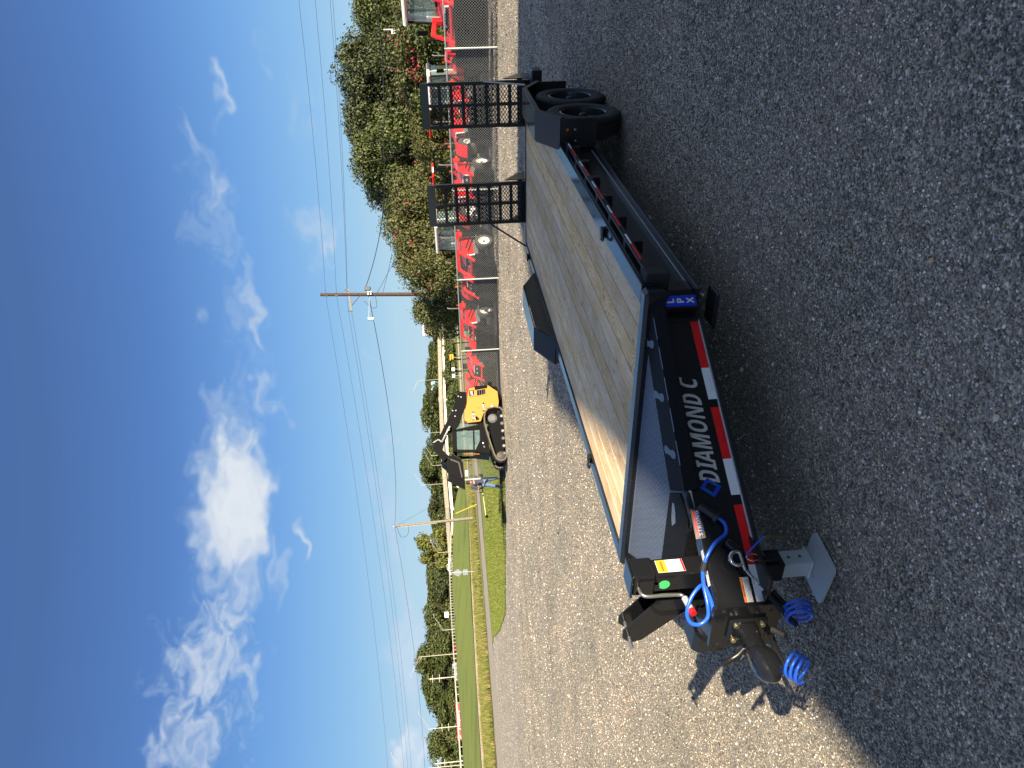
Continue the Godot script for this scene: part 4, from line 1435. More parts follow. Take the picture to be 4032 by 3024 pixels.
	pg.prism(PackedVector2Array([Vector2(-0.073, 0.001), Vector2(0.073, 0.001), Vector2(0.073, 0.019), Vector2(-0.073, 0.019)]), 0.0008, 0.0016, sb)
	part(sp, "red_field", pg, MT.red_tape)
	letters(sp, "STRONG", 0.019, sb * Transform3D(Basis(), Vector3(0, -0.006, 0.0022)), MT.white_sticker, 1.35, 0.1, "print", 0.0008)
	# plug in its holder, blue cord with a loop
	part(T, "plug", G.new().rod(L(-1.19, 0.405, 0.66), L(-1.262, 0.372, 0.575), 0.026, 12, 0.030), MT.black_satin)
	part(T, "plug_collar", G.new().rod(L(-1.25, 0.378, 0.59), L(-1.262, 0.372, 0.575), 0.040, 12), MT.black_satin)
	g = G.new()
	g.tube(smooth_path([L(-1.265, 0.372, 0.57), L(-1.30, 0.355, 0.545), L(-1.345, 0.330, 0.555), L(-1.39, 0.312, 0.625), L(-1.44, 0.268, 0.680), L(-1.48, 0.205, 0.706), L(-1.52, 0.14, 0.706), L(-1.60, 0.085, 0.704), L(-1.66, 0.06, 0.72), L(-1.68, 0.035, 0.765), L(-1.645, 0.01, 0.80), L(-1.58, 0.01, 0.80), L(-1.52, 0.05, 0.765), L(-1.49, 0.10, 0.715), L(-1.52, 0.13, 0.70), L(-1.60, 0.12, 0.692), L(-1.66, 0.10, 0.695)], 6), 0.0108, 9)
	part(T, "trailer_cord", g, MT.blue_cable)
	part(T, "cord_clip", G.new().rod(L(-1.455, 0.245, 0.692), L(-1.478, 0.208, 0.705), 0.018, 10), MT.black_matt)
	var idp := frame(fp(-1.47, 0.683, -0.03), Vector3(0.96, 0, -1.65), Vector3(-1, 0.0, -0.58))
	pg = G.new()
	pg.prism(PackedVector2Array([Vector2(-0.095, -0.018), Vector2(0.095, -0.018), Vector2(0.095, 0.018), Vector2(-0.095, 0.018)]), 0.0, 0.0012, idp)
	var ip := part(T, "number_sticker", pg, MT.white_sticker)
	letters(ip, "317101", 0.014, idp * Transform3D(Basis(), Vector3(0.0, -0.008, 0.0018)), MT.ink, 1.2, 0.0, "print", 0.0008)
	# breakaway switch and its lanyard
	part(T, "breakaway_switch", G.new().bar(fp(-1.365, 0.56, 0.03), fp(-1.42, 0.505, 0.03), 0.04, 0.045, Vector3.UP, 0.008), MT.black_satin)
	g = G.new()
	var coil := PackedVector3Array()
	var ca := fp(-1.435, 0.475, 0.06)
	var cb := fp(-1.375, 0.385, 0.10)
	for k in 121:
		var w := TAU * k / 8.0
		coil.append(ca.lerp(cb, k / 120.0) + Vector3(0.707 * cos(w), 0, 0.707 * cos(w)) * 0.010 + Vector3(0, 0.7, 0.4) * sin(w) * 0.010)
	part(T, "coiled_lanyard", g.tube(coil, 0.0032, 5), MT.blue_cable)
	var cbn := PackedVector3Array()
	for k in 21:
		var w := TAU * k / 20.0
		cbn.append(fp(-1.455, 0.445, 0.055) + Vector3(0.5, 0, -0.86) * cos(w) * 0.018 + Vector3(0.1, 1, 0) * sin(w) * 0.038)
	part(T, "carabiner", G.new().tube(cbn, 0.005, 6), MT.zinc)
	# two safety cables: hook, link, sleeve, blue coil
	for q in [1.0, -1.0]:
		var side: float = q
		var root: Vector3 = L(-1.60, 0.145, 0.365) if side > 0 else L(-1.66, -0.10, 0.36)
		var cc: Vector3 = L(-1.74, 0.14, 0.285) if side > 0 else L(-1.97, 0.02, 0.37)
		var ax: Vector3 = Vector3(-0.15, 0.15, 0.77).normalized() if side > 0 else Vector3(0.15, -0.45, 0.75).normalized()
		var px := ax.cross(Vector3.UP).normalized()
		var py := ax.cross(px)
		var cp := PackedVector3Array()
		for k in 61:
			var w := TAU * k / 20.0
			cp.append(cc + (px * cos(w) + py * sin(w)) * 0.062 + ax * (k / 60.0 - 0.5) * 0.085)
		part(T, "safety_cable", G.new().tube(cp, 0.0088, 8), MT.blue_cable, "blue coil under the side of the tongue" if side > 0 else "blue coil hanging below the coupler")
		part(T, "cable_sleeve", G.new().tube(PackedVector3Array([root, root.lerp(cp[0], 0.5) + Vector3(0, 0.01, 0), cp[0]]), 0.016, 8), MT.black_matt)
		var he: Vector3 = fp(-1.50, 0.50, 0.05)
		if side > 0:
			part(T, "cable_sleeve", G.new().rod(fp(-1.60, 0.43, 0.04), cp[60], 0.016, 8), MT.black_matt)
			part(T, "wire_rope", G.new().rod(fp(-1.565, 0.465, 0.045), fp(-1.60, 0.43, 0.04), 0.010, 8), MT.galvanised)
			var hk := PackedVector3Array()
			for k in 15:
				var w := -0.6 + 4.3 * k / 14.0
				hk.append(fp(-1.455, 0.535, 0.06) + Vector3(0.3, 0, -0.55).normalized() * cos(w) * 0.036 + Vector3(0, 1, 0) * sin(w) * 0.036)
			var rr := []
			for k in 15:
				rr.append(lerpf(0.013, 0.008, absf(k - 6) / 8.0))
			part(T, "hook", G.new().tube(hk, rr, 8), MT.zinc)
			part(T, "hook_shank", G.new().tube(smooth_path([hk[0], fp(-1.505, 0.505, 0.055), he, fp(-1.53, 0.485, 0.05)], 3), 0.010, 8), MT.zinc)
			for k in 2:
				var lk := PackedVector3Array()
				var lc := fp(-1.532 - k * 0.026, 0.487 - k * 0.02, 0.055)
				for j in 15:
					var w := TAU * j / 14.0
					var sx := Vector3(0.5, 0, 0.86) if k == 0 else Vector3(0.86, 0.3, -0.5)
					lk.append(lc + Vector3(-0.35, -0.5, 0.6).normalized() * cos(w) * 0.024 + sx.normalized() * sin(w) * 0.013)
				part(T, "chain_link", G.new().tube(lk, 0.006, 6), MT.zinc)
		else:
			part(T, "shackle", G.new().rod(L(-1.80, 0.10, 0.44), L(-1.86, 0.12, 0.40), 0.016, 8), MT.bronze_rod)
	# bracket on the left beam
	for s in [-1.19, -1.30]:
		g = G.new()
		g.prism(PackedVector2Array([Vector2(-0.20, 0.68), Vector2(-0.30, 0.68), Vector2(-0.53, 0.93), Vector2(-0.55, 1.00), Vector2(-0.50, 1.05), Vector2(-0.44, 1.05), Vector2(-0.20, 0.86)]), -s - 0.005, -s + 0.005)
		part(T, "hanger_bracket", g, bp)
	part(T, "bracket_web", G.new().bar(L(-1.245, -0.30, 0.69), L(-1.245, -0.54, 0.95), 0.10, 0.008), MT.black_satin)
	part(T, "bracket_pin", G.new().rod(L(-1.16, -0.50, 1.01), L(-1.38, -0.50, 1.01), 0.012), MT.zinc)
	part(T, "battery_box", G.new().bx(-0.44, -0.22, 0.50, 0.70, 1.32, 1.52, 0.03), MT.black_satin)

# ---------------------------------------------------------------- workshop behind the camera: it shades the near ground
func make_workshop() -> void:
	var W := thing("workshop_building", "tall grey metal workshop behind the photographer that shades the gravel", "building", Vector3(0, 0, 9.0))
	var prof := PackedVector2Array([Vector2(1.65, 0), Vector2(1.65, 3.36), Vector2(14.7, 11.3), Vector2(22.9, 13.7), Vector2(27.5, 10.1), Vector2(36.0, 3.6), Vector2(36.0, 0)])
	part(W, "wall", G.new().prism(prof, 0.0, 14.0), MT.shop_wall)
	for i in range(1, 5):
		var a := prof[i]
		var b := prof[i + 1]
		part(W, "roof", G.new().bar(Vector3(a.x, a.y + 0.02, 7.0), Vector3(b.x, b.y + 0.02, 7.0), 14.0, 0.04, Vector3.UP), MT.shop_roof)
	part(W, "door", G.new().bx(14.0, 19.0, 0.0, 4.6, -0.06, -0.003), MT.white_paint)

# ---------------------------------------------------------------- fence
func fence_z(x: float) -> float:
	var p := [[-4.27, -34.14], [1.51, -31.18], [4.15, -28.72], [10.34, -22.62], [16.0, -17.0], [30.0, -3.0]]
	for i in p.size() - 1:
		if x <= p[i + 1][0]:
			return lerpf(p[i][1], p[i + 1][1], (x - p[i][0]) / (p[i + 1][0] - p[i][0]))
	return -3.0

func make_fence() -> void:
	var F := thing("chain_link_fence", "galvanised chain link fence with top rail along the tractor yard", "fence", Vector3(0, 0, 0))
	var xs := [20.0, 17.0, 14.0, 10.34, 6.9, 4.15, 1.51, -1.35, -4.27]
	var H := 1.62
	for i in xs.size():
		var x: float = xs[i]
		var p := Vector3(x, 0, fence_z(x))
		var last := i == xs.size() - 1
		part(F, "post", G.new().rod(p - Vector3(0, 0.25, 0), p + Vector3(0, 1.86 if last else H, 0), 0.045 if last else 0.032, 10), MT.fence_steel)
		part(F, "post_cap", G.new().ball(p + Vector3(0, 1.87 if last else H + 0.005, 0), Vector3(0.05, 0.03, 0.05) if last else Vector3(0.036, 0.025, 0.036), 8, 4), MT.fence_steel)
		if last:
			continue
		var q := Vector3(xs[i + 1], 0, fence_z(xs[i + 1]))
		part(F, "top_rail", G.new().rod(p + Vector3(0, H - 0.04, 0), q + Vector3(0, H - 0.04, 0), 0.024, 8), MT.fence_steel)
		var g := G.new()
		var ln := p.distance_to(q)
		var d := (q - p) / ln
		var side := Vector3(-d.z, 0, d.x)
		var y0 := 0.06
		var y1 := H - 0.03
		var hgt := y1 - y0
		var pitch := 0.086
		var w := 0.0038
		var k := -hgt
		while k < ln:
			for s: float in [1.0, -1.0]:
				# a wire that climbs at 45 degrees, cut off at the posts
				var a := k if s > 0 else k + hgt
				var b := k + hgt if s > 0 else k
				var ya := y0
				var yb := y1
				var ta := 0.0
				var tb := 1.0
				if s > 0:
					if a < 0.0:
						ta = -a / hgt
					if b > ln:
						tb = (ln - a) / hgt
				else:
					if a > ln:
						ta = (a - ln) / hgt
					if b < 0.0:
						tb = a / hgt
				if tb - ta < 0.02:
					continue
				var A := p + d * lerpf(a, b, ta) + Vector3(0, lerpf(ya, yb, ta), 0) + side * 0.035
				var B := p + d * lerpf(a, b, tb) + Vector3(0, lerpf(ya, yb, tb), 0) + side * 0.035
				var up := (B - A).normalized().cross(side).normalized() * w
				var sd := side * w * 0.8
				g.quad(A - up, B - up, B + sd, A + sd)
				g.quad(A + sd, B + sd, B + up, A + up)
				g.quad(A + up, B + up, B - up, A - up)
			k += pitch
		var wm := part(F, "wire_mesh", g, MT.wire)
		wm.set_meta("kind", "stuff")
	# small sign near the corner
	var S := thing("fence_sign", "small white and blue notice by the fence corner post", "sign", Vector3(-3.98, 1.55, -34.2), deg_to_rad(8.0))
	part(S, "panel", G.new().bx(-0.13, 0.13, 0.0, 0.17, -0.01, 0.0), MT.sign_white)
	for k in 3:
		part(S, "print_line", G.new().bx(-0.11, 0.10 - 0.03 * k, 0.025 + k * 0.05, 0.055 + k * 0.05, 0.0005, 0.002), MT.sign_blue)
	# low black strip beyond the fence corner
	var E := thing("black_strip", "low black strip along the grass by the fence corner", "edging", Vector3(0, 0, 0))
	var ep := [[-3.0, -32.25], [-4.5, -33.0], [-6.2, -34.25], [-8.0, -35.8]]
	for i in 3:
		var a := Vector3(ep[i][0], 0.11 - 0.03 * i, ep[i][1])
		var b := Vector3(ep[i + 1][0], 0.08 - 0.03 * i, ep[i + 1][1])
		part(E, "strip_length", G.new().bar(a, b, 0.05, 0.26 - 0.06 * i), MT.black_matt)

# ---------------------------------------------------------------- tractors
func wheel_parts(parent: Node3D, at: Vector3, r: float, w: float, rim: Material, lugs: int) -> void:
	var Wn := Node3D.new()
	Wn.name = "wheel"
	parent.add_child(Wn, true)
	var sg := signf(at.z)
	var xf := Transform3D(Basis(Vector3(1, 0, 0), Vector3(0, 0, sg), Vector3(0, -sg, 0)), at)
	var h := w * 0.5
	var rr := r * 0.60
	var g := G.new()
	g.lathe(PackedVector2Array([Vector2(rr, -h * 0.7), Vector2(r * 0.75, -h), Vector2(r * 0.93, -h * 0.9), Vector2(r * 0.96, -h * 0.5), Vector2(r * 0.96, h * 0.5), Vector2(r * 0.93, h * 0.9), Vector2(r * 0.75, h), Vector2(rr, h * 0.7)]), 28, xf)
	for k in lugs:
		for s: float in [-1.0, 1.0]:
			var a: float = TAU * (k + (0.25 if s > 0 else -0.25)) / lugs
			var c := xf * (Vector3(cos(a), 0, sin(a)) * r * 0.955 + Vector3(0, s * h * 0.48, 0))
			var out := (xf.basis * Vector3(cos(a), 0, sin(a))).normalized()
			var ax := xf.basis.y.normalized()
			var tg := out.cross(ax)
			var along := (ax * s + tg * 0.75).normalized()
			g.box(c, Vector3(h * 1.05, r * 0.075, r * 0.07), Basis(along, out, along.cross(out)))
	part(Wn, "tyre", g, MT.dusty_rubber)
	g = G.new()
	g.lathe(PackedVector2Array([Vector2(rr, h * 0.62), Vector2(rr * 1.04, h * 0.74), Vector2(rr * 0.95, h * 0.72), Vector2(rr * 0.86, h * 0.1), Vector2(rr * 0.55, h * 0.05), Vector2(rr * 0.42, h * 0.3), Vector2(0, h * 0.3)]), 24, xf)
	part(Wn, "rim", g, rim)
	part(Wn, "hub", disc(G.new(), [[0, h * 0.6], [rr * 0.22, h * 0.55], [rr * 0.26, h * 0.3]], at, Vector3(0, 0, sg), 12), MT.tractor_grey)

func make_tractor(label: String, at: Vector3, scl: float, cab: bool, canopy := false, raised := 0.0, turn := 225.0, bucket := true) -> Node3D:
	var T := thing("tractor", label, "tractor", at, deg_to_rad(turn), "red tractors parked in the fenced yard")
	T.scale = Vector3.ONE * scl
	var red: Material = MT.tractor_red
	var blk: Material = MT.tractor_black
	for s: float in [-1.0, 1.0]:
		wheel_parts(T, Vector3(0, 0.36, s * 0.56), 0.36, 0.24, MT.rim_white, 12)
		wheel_parts(T, Vector3(-1.75, 0.60, s * 0.66), 0.60, 0.40, MT.rim_white, 14)
	part(T, "front_axle", G.new().bx(-0.07, 0.07, 0.30, 0.42, -0.52, 0.52, 0.01), blk)
	part(T, "chassis", G.new().bx(-2.0, 0.45, 0.42, 0.72, -0.20, 0.20, 0.02), blk)
	part(T, "rear_axle", G.new().bx(-1.95, -1.55, 0.45, 0.80, -0.62, 0.62, 0.03), blk)
	# bonnet: red shell, white flash, black nose
	var g := G.new()
	var xf := Transform3D(Basis(Vector3(1, 0, 0), Vector3(0, 1, 0), Vector3(0, 0, 1)), Vector3.ZERO)
	g.prism(PackedVector2Array([Vector2(-0.95, 0.80), Vector2(0.30, 0.78), Vector2(0.36, 1.14), Vector2(0.20, 1.20), Vector2(-0.95, 1.30)]), -0.25, 0.25, xf)
	part(T, "bonnet", g, red)
	g = G.new()
	g.prism(PackedVector2Array([Vector2(0.301, 0.74), Vector2(0.36, 0.74), Vector2(0.42, 1.12), Vector2(0.362, 1.14)]), -0.252, 0.252, xf)
	part(T, "white_flash", g, MT.white_paint)
	g = G.new()
	g.prism(PackedVector2Array([Vector2(0.361, 0.66), Vector2(0.60, 0.66), Vector2(0.64, 0.86), Vector2(0.58, 1.04), Vector2(0.421, 1.12)]), -0.22, 0.22, xf)
	part(T, "grille", g, blk)
	for s: float in [-1.0, 1.0]:
		part(T, "headlight", G.new().box(Vector3(0.59, 0.98, s * 0.14), Vector3(0.04, 0.07, 0.11)), MT.rim_silver)
		part(T, "engine_side", G.new().bx(-0.9, 0.28, 0.60, 0.79, s * 0.20, s * 0.235), MT.tractor_grey)
		# rear mudguards: bent sheet over the wheel
		g = G.new()
		for k in 7:
			var a0 := deg_to_rad(20.0 + k * 20.0)
			var a1 := deg_to_rad(40.0 + k * 20.0)
			var c := Vector3(-1.75, 0.62, 0)
			var r := 0.70
			var p0 := c + Vector3(cos(a0), sin(a0), 0) * r
			var p1 := c + Vector3(cos(a1), sin(a1), 0) * r
			var z0: float = s * 0.36
			var z1: float = s * 0.86
			g.qo(p0 + Vector3(0, 0, z0), p1 + Vector3(0, 0, z0), p1 + Vector3(0, 0, z1), p0 + Vector3(0, 0, z1), c + Vector3(0, 0, s * 0.6))
			var i0 := c + (p0 - c) * 0.95
			var i1 := c + (p1 - c) * 0.95
			g.qo(p0 + Vector3(0, 0, z1), p1 + Vector3(0, 0, z1), i1 + Vector3(0, 0, z1), i0 + Vector3(0, 0, z1), c)
			g.qo(i0 + Vector3(0, 0, z0), i1 + Vector3(0, 0, z0), i1 + Vector3(0, 0, z1), i0 + Vector3(0, 0, z1), c + Vector3(0, 3, s * 0.6))
		part(T, "mudguard", g, red)
	# driver's place
	part(T, "floor", G.new().bx(-1.55, -0.92, 0.72, 0.78, -0.45, 0.45), blk)
	part(T, "seat", G.new().bx(-1.85, -1.45, 0.98, 1.10, -0.22, 0.22, 0.04), MT.red_plastic if canopy else blk)
	part(T, "seat_back", G.new().box(Vector3(-1.88, 1.32, 0), Vector3(0.10, 0.45, 0.42), Basis(Vector3(0, 0, 1), 0.15), 0.04), MT.tractor_black)
	part(T, "dashboard", G.new().bx(-1.08, -0.951, 0.80, 1.36, -0.20, 0.20, 0.02), blk)
	var sw := PackedVector3Array()
	for k in 17:
		var a := TAU * k / 16.0
		sw.append(Vector3(-1.18, 1.42, 0) + Vector3(0.5, 0.866, 0) * cos(a) * 0.18 * 0.6 + Vector3(0, 0, 1) * sin(a) * 0.19)
	part(T, "steering_wheel", G.new().tube(sw, 0.014, 5), blk)
	if cab:
		for s: float in [-1.0, 1.0]:
			for x in [[-0.98, -1.05], [-1.48, -1.48], [-2.05, -2.02]]:
				part(T, "cab_post", G.new().bar(Vector3(x[0], 0.80 if x[0] > -1.4 else 1.2, s * 0.66), Vector3(x[1], 2.14, s * 0.60), 0.05, 0.05), MT.white_paint if x[0] < -1.4 and x[0] > -1.6 else blk)
			g = G.new()
			g.prism(PackedVector2Array([Vector2(-1.46, 1.0), Vector2(-1.0, 0.85), Vector2(-1.06, 2.1), Vector2(-1.46, 2.1)]), s * 0.635, s * 0.640)
			part(T, "door_glass", g, MT.cab_glass)
			g = G.new()
			g.prism(PackedVector2Array([Vector2(-2.0, 1.36), Vector2(-1.50, 1.34), Vector2(-1.50, 2.1), Vector2(-2.0, 2.1)]), s * 0.635, s * 0.640)
			part(T, "side_glass", g, MT.cab_glass)
			part(T, "work_light", G.new().box(Vector3(-0.93, 2.20, s * 0.5), Vector3(0.05, 0.07, 0.12)), MT.rim_silver)
			part(T, "mirror", G.new().box(Vector3(-0.90, 1.75, s * 0.85), Vector3(0.04, 0.28, 0.14), Basis(), 0.01), blk)
			part(T, "indicator", G.new().box(Vector3(-0.95, 1.35, s * 0.72), Vector3(0.05, 0.10, 0.07)), MT.amber_lens)
		g = G.new()
		g.quad(Vector3(-0.99, 1.32, 0.62), Vector3(-0.99, 1.32, -0.62), Vector3(-1.05, 2.12, -0.58), Vector3(-1.05, 2.12, 0.58))
		part(T, "windscreen", g, MT.cab_glass)
		g = G.new()
		g.quad(Vector3(-2.04, 1.30, -0.62), Vector3(-2.04, 1.30, 0.62), Vector3(-2.03, 2.12, 0.58), Vector3(-2.03, 2.12, -0.58))
		part(T, "rear_glass", g, MT.cab_glass)
		part(T, "roof", G.new().bx(-2.2, -0.90, 2.14, 2.27, -0.70, 0.70, 0.05), MT.white_paint)
	else:
		var rp := smooth_path([Vector3(-2.0, 0.9, 0.42), Vector3(-2.0, 1.5, 0.44), Vector3(-1.98, 2.05, 0.44), Vector3(-1.97, 2.20, 0.36), Vector3(-1.97, 2.22, 0.0), Vector3(-1.97, 2.20, -0.36), Vector3(-1.98, 2.05, -0.44), Vector3(-2.0, 1.5, -0.44), Vector3(-2.0, 0.9, -0.42)], 3)
		part(T, "roll_bar", G.new().tube(rp, 0.035, 7), blk)
		for s: float in [-1.0, 1.0]:
			part(T, "indicator", G.new().box(Vector3(-2.0, 1.55, s * 0.52), Vector3(0.06, 0.10, 0.07)), MT.amber_lens)
		if canopy:
			part(T, "canopy", G.new().bx(-2.25, -0.95, 2.20, 2.29, -0.62, 0.62, 0.03), red)
			for s: float in [-1.0, 1.0]:
				part(T, "canopy_stripe", G.new().bx(-1.8, -1.3, 2.215, 2.285, s * 0.6205, s * 0.625), MT.white_paint)
	part(T, "exhaust", G.new().tube(smooth_path([Vector3(-0.75, 1.2, -0.22), Vector3(-0.75, 1.9, -0.24), Vector3(-0.80, 2.02, -0.26)], 3), 0.035, 7), MT.tractor_grey)
	if not bucket:
		return T
	# front loader
	var lift := raised
	for s: float in [-1.0, 1.0]:
		var A := Node3D.new()
		A.name = "loader_arm"
		T.add_child(A, true)
		var z: float = s * 0.46
		var top := Vector3(-0.62, 1.40, z)
		var knee := Vector3(0.42, 1.36 + lift, z)
		var tip := Vector3(1.30, 0.40 + lift * 1.2, z)
		part(A, "tower", G.new().bx(-0.72, -0.55, 0.66, 1.46, z - 0.045, z + 0.045, 0.01), blk)
		part(A, "tower_head", G.new().bx(-0.76, -0.50, 1.20, 1.47, z - 0.06, z + 0.06, 0.01), red)
		part(A, "rear_boom", G.new().bar(top, knee, 0.06, 0.12, Vector3.UP, 0.01), red)
		part(A, "front_boom", G.new().bar(knee + Vector3(-0.03, 0.02, 0), tip, 0.062, 0.12, Vector3.UP, 0.01), red)
		part(A, "decal", G.new().bar(top.lerp(knee, 0.35) + Vector3(0, 0.02, s * 0.037), top.lerp(knee, 0.9) + Vector3(0, 0.02, s * 0.037), 0.002, 0.05), MT.tractor_grey)
		part(A, "lift_cylinder", G.new().rod(Vector3(-0.60, 0.86, z), Vector3(0.18, 1.06 + lift, z), 0.035, 8), blk)
		part(A, "cylinder_rod", G.new().rod(Vector3(0.55, 1.02 + lift, z), Vector3(1.22, 0.62 + lift * 1.2, z), 0.022, 8), MT.zinc)
		part(A, "lamp", G.new().box(Vector3(-0.80, 1.32, s * 0.52), Vector3(0.03, 0.10, 0.10)), MT.amber_lens)
		part(A, "bucket_link", G.new().bar(Vector3(1.18, 0.42 + lift * 1.2, z), Vector3(1.32, 0.68 + lift * 1.2, z), 0.06, 0.09), red)
	part(T, "torque_tube", G.new().rod(Vector3(0.85, 0.88 + lift, -0.46), Vector3(0.85, 0.88 + lift, 0.46), 0.05, 8), red)
	g = G.new()
	var bl := lift * 1.2
	for q in [[Vector2(1.36, 0.76), Vector2(1.34, 0.12)], [Vector2(1.34, 0.12), Vector2(1.50, 0.02)], [Vector2(1.50, 0.02), Vector2(1.98, 0.02)], [Vector2(1.36, 0.76), Vector2(1.52, 0.80)]]:
		g.bar(Vector3(q[0].x, q[0].y + bl, 0), Vector3(q[1].x, q[1].y + bl, 0), 1.66, 0.025, Vector3.UP)
	part(T, "bucket", g, blk)
	for s: float in [-1.0, 1.0]:
		g = G.new()
		g.prism(PackedVector2Array([Vector2(1.34, 0.12 + bl), Vector2(1.50, 0.02 + bl), Vector2(1.98, 0.02 + bl), Vector2(1.52, 0.80 + bl), Vector2(1.36, 0.76 + bl)]), s * 0.832, s * 0.850)
		part(T, "bucket_side", g, blk)
	return T

func make_tractors() -> void:
	make_tractor("large red tractor with white cab roof at the photo's upper edge, beyond the right ramp", Vector3(13.0, 0, -25.6), 1.32, true, false, 0.10)
	make_tractor("red cab tractor partly hidden behind the right mesh ramp", Vector3(10.75, 0, -28.0), 1.0, true)
	make_tractor("red open tractor with bent black roll bar seen between the two mesh ramps", Vector3(8.25, 0, -29.2), 1.0, false, false, -0.06, 232.0)
	make_tractor("red cab tractor with white roof just beside the left mesh ramp", Vector3(5.55, 0, -31.0), 1.05, true, false, 0.02, 220.0)
	make_tractor("red open tractor whose roll bar stands in front of the brown utility pole", Vector3(5.0, 0, -33.9), 0.95, false, false, -0.12, 214.0)
	make_tractor("red open tractor with pale front wheel between the pole and the yellow loader", Vector3(2.95, 0, -34.0), 1.02, false, false, 0.05, 226.0)
	make_tractor("red open tractor with paired roll bars next to the yellow loader's tail", Vector3(1.0, 0, -35.8), 0.85, false, false, -0.15, 238.0)
	make_tractor("red tractor half hidden behind the yellow loader's tail", Vector3(-0.2, 0, -37.2), 0.95, false)
	make_tractor("red tractor with red and white canopy seen through the gap between the ramps", Vector3(11.6, 0, -34.0), 1.05, false, true, 0.0, 225.0, false)
	make_tractor("red tractor with red and white canopy seen through the left mesh ramp", Vector3(9.2, 0, -36.0), 1.05, false, true, 0.0, 225.0, false)
	make_tractor("red open tractor in the rear row behind the right mesh ramp", Vector3(13.8, 0, -32.0), 1.0, false, false, 0.1)

# ---------------------------------------------------------------- compact track loader
func sk(a: Array) -> PackedVector2Array:
	var o := PackedVector2Array()
	for q in a:
		o.append(Vector2((q[1] - 700.0) * 0.00404, maxf((1068.0 + (q[1] - 700.0) * 0.04 - q[0]) * 0.0038, 0.0)))
	return o

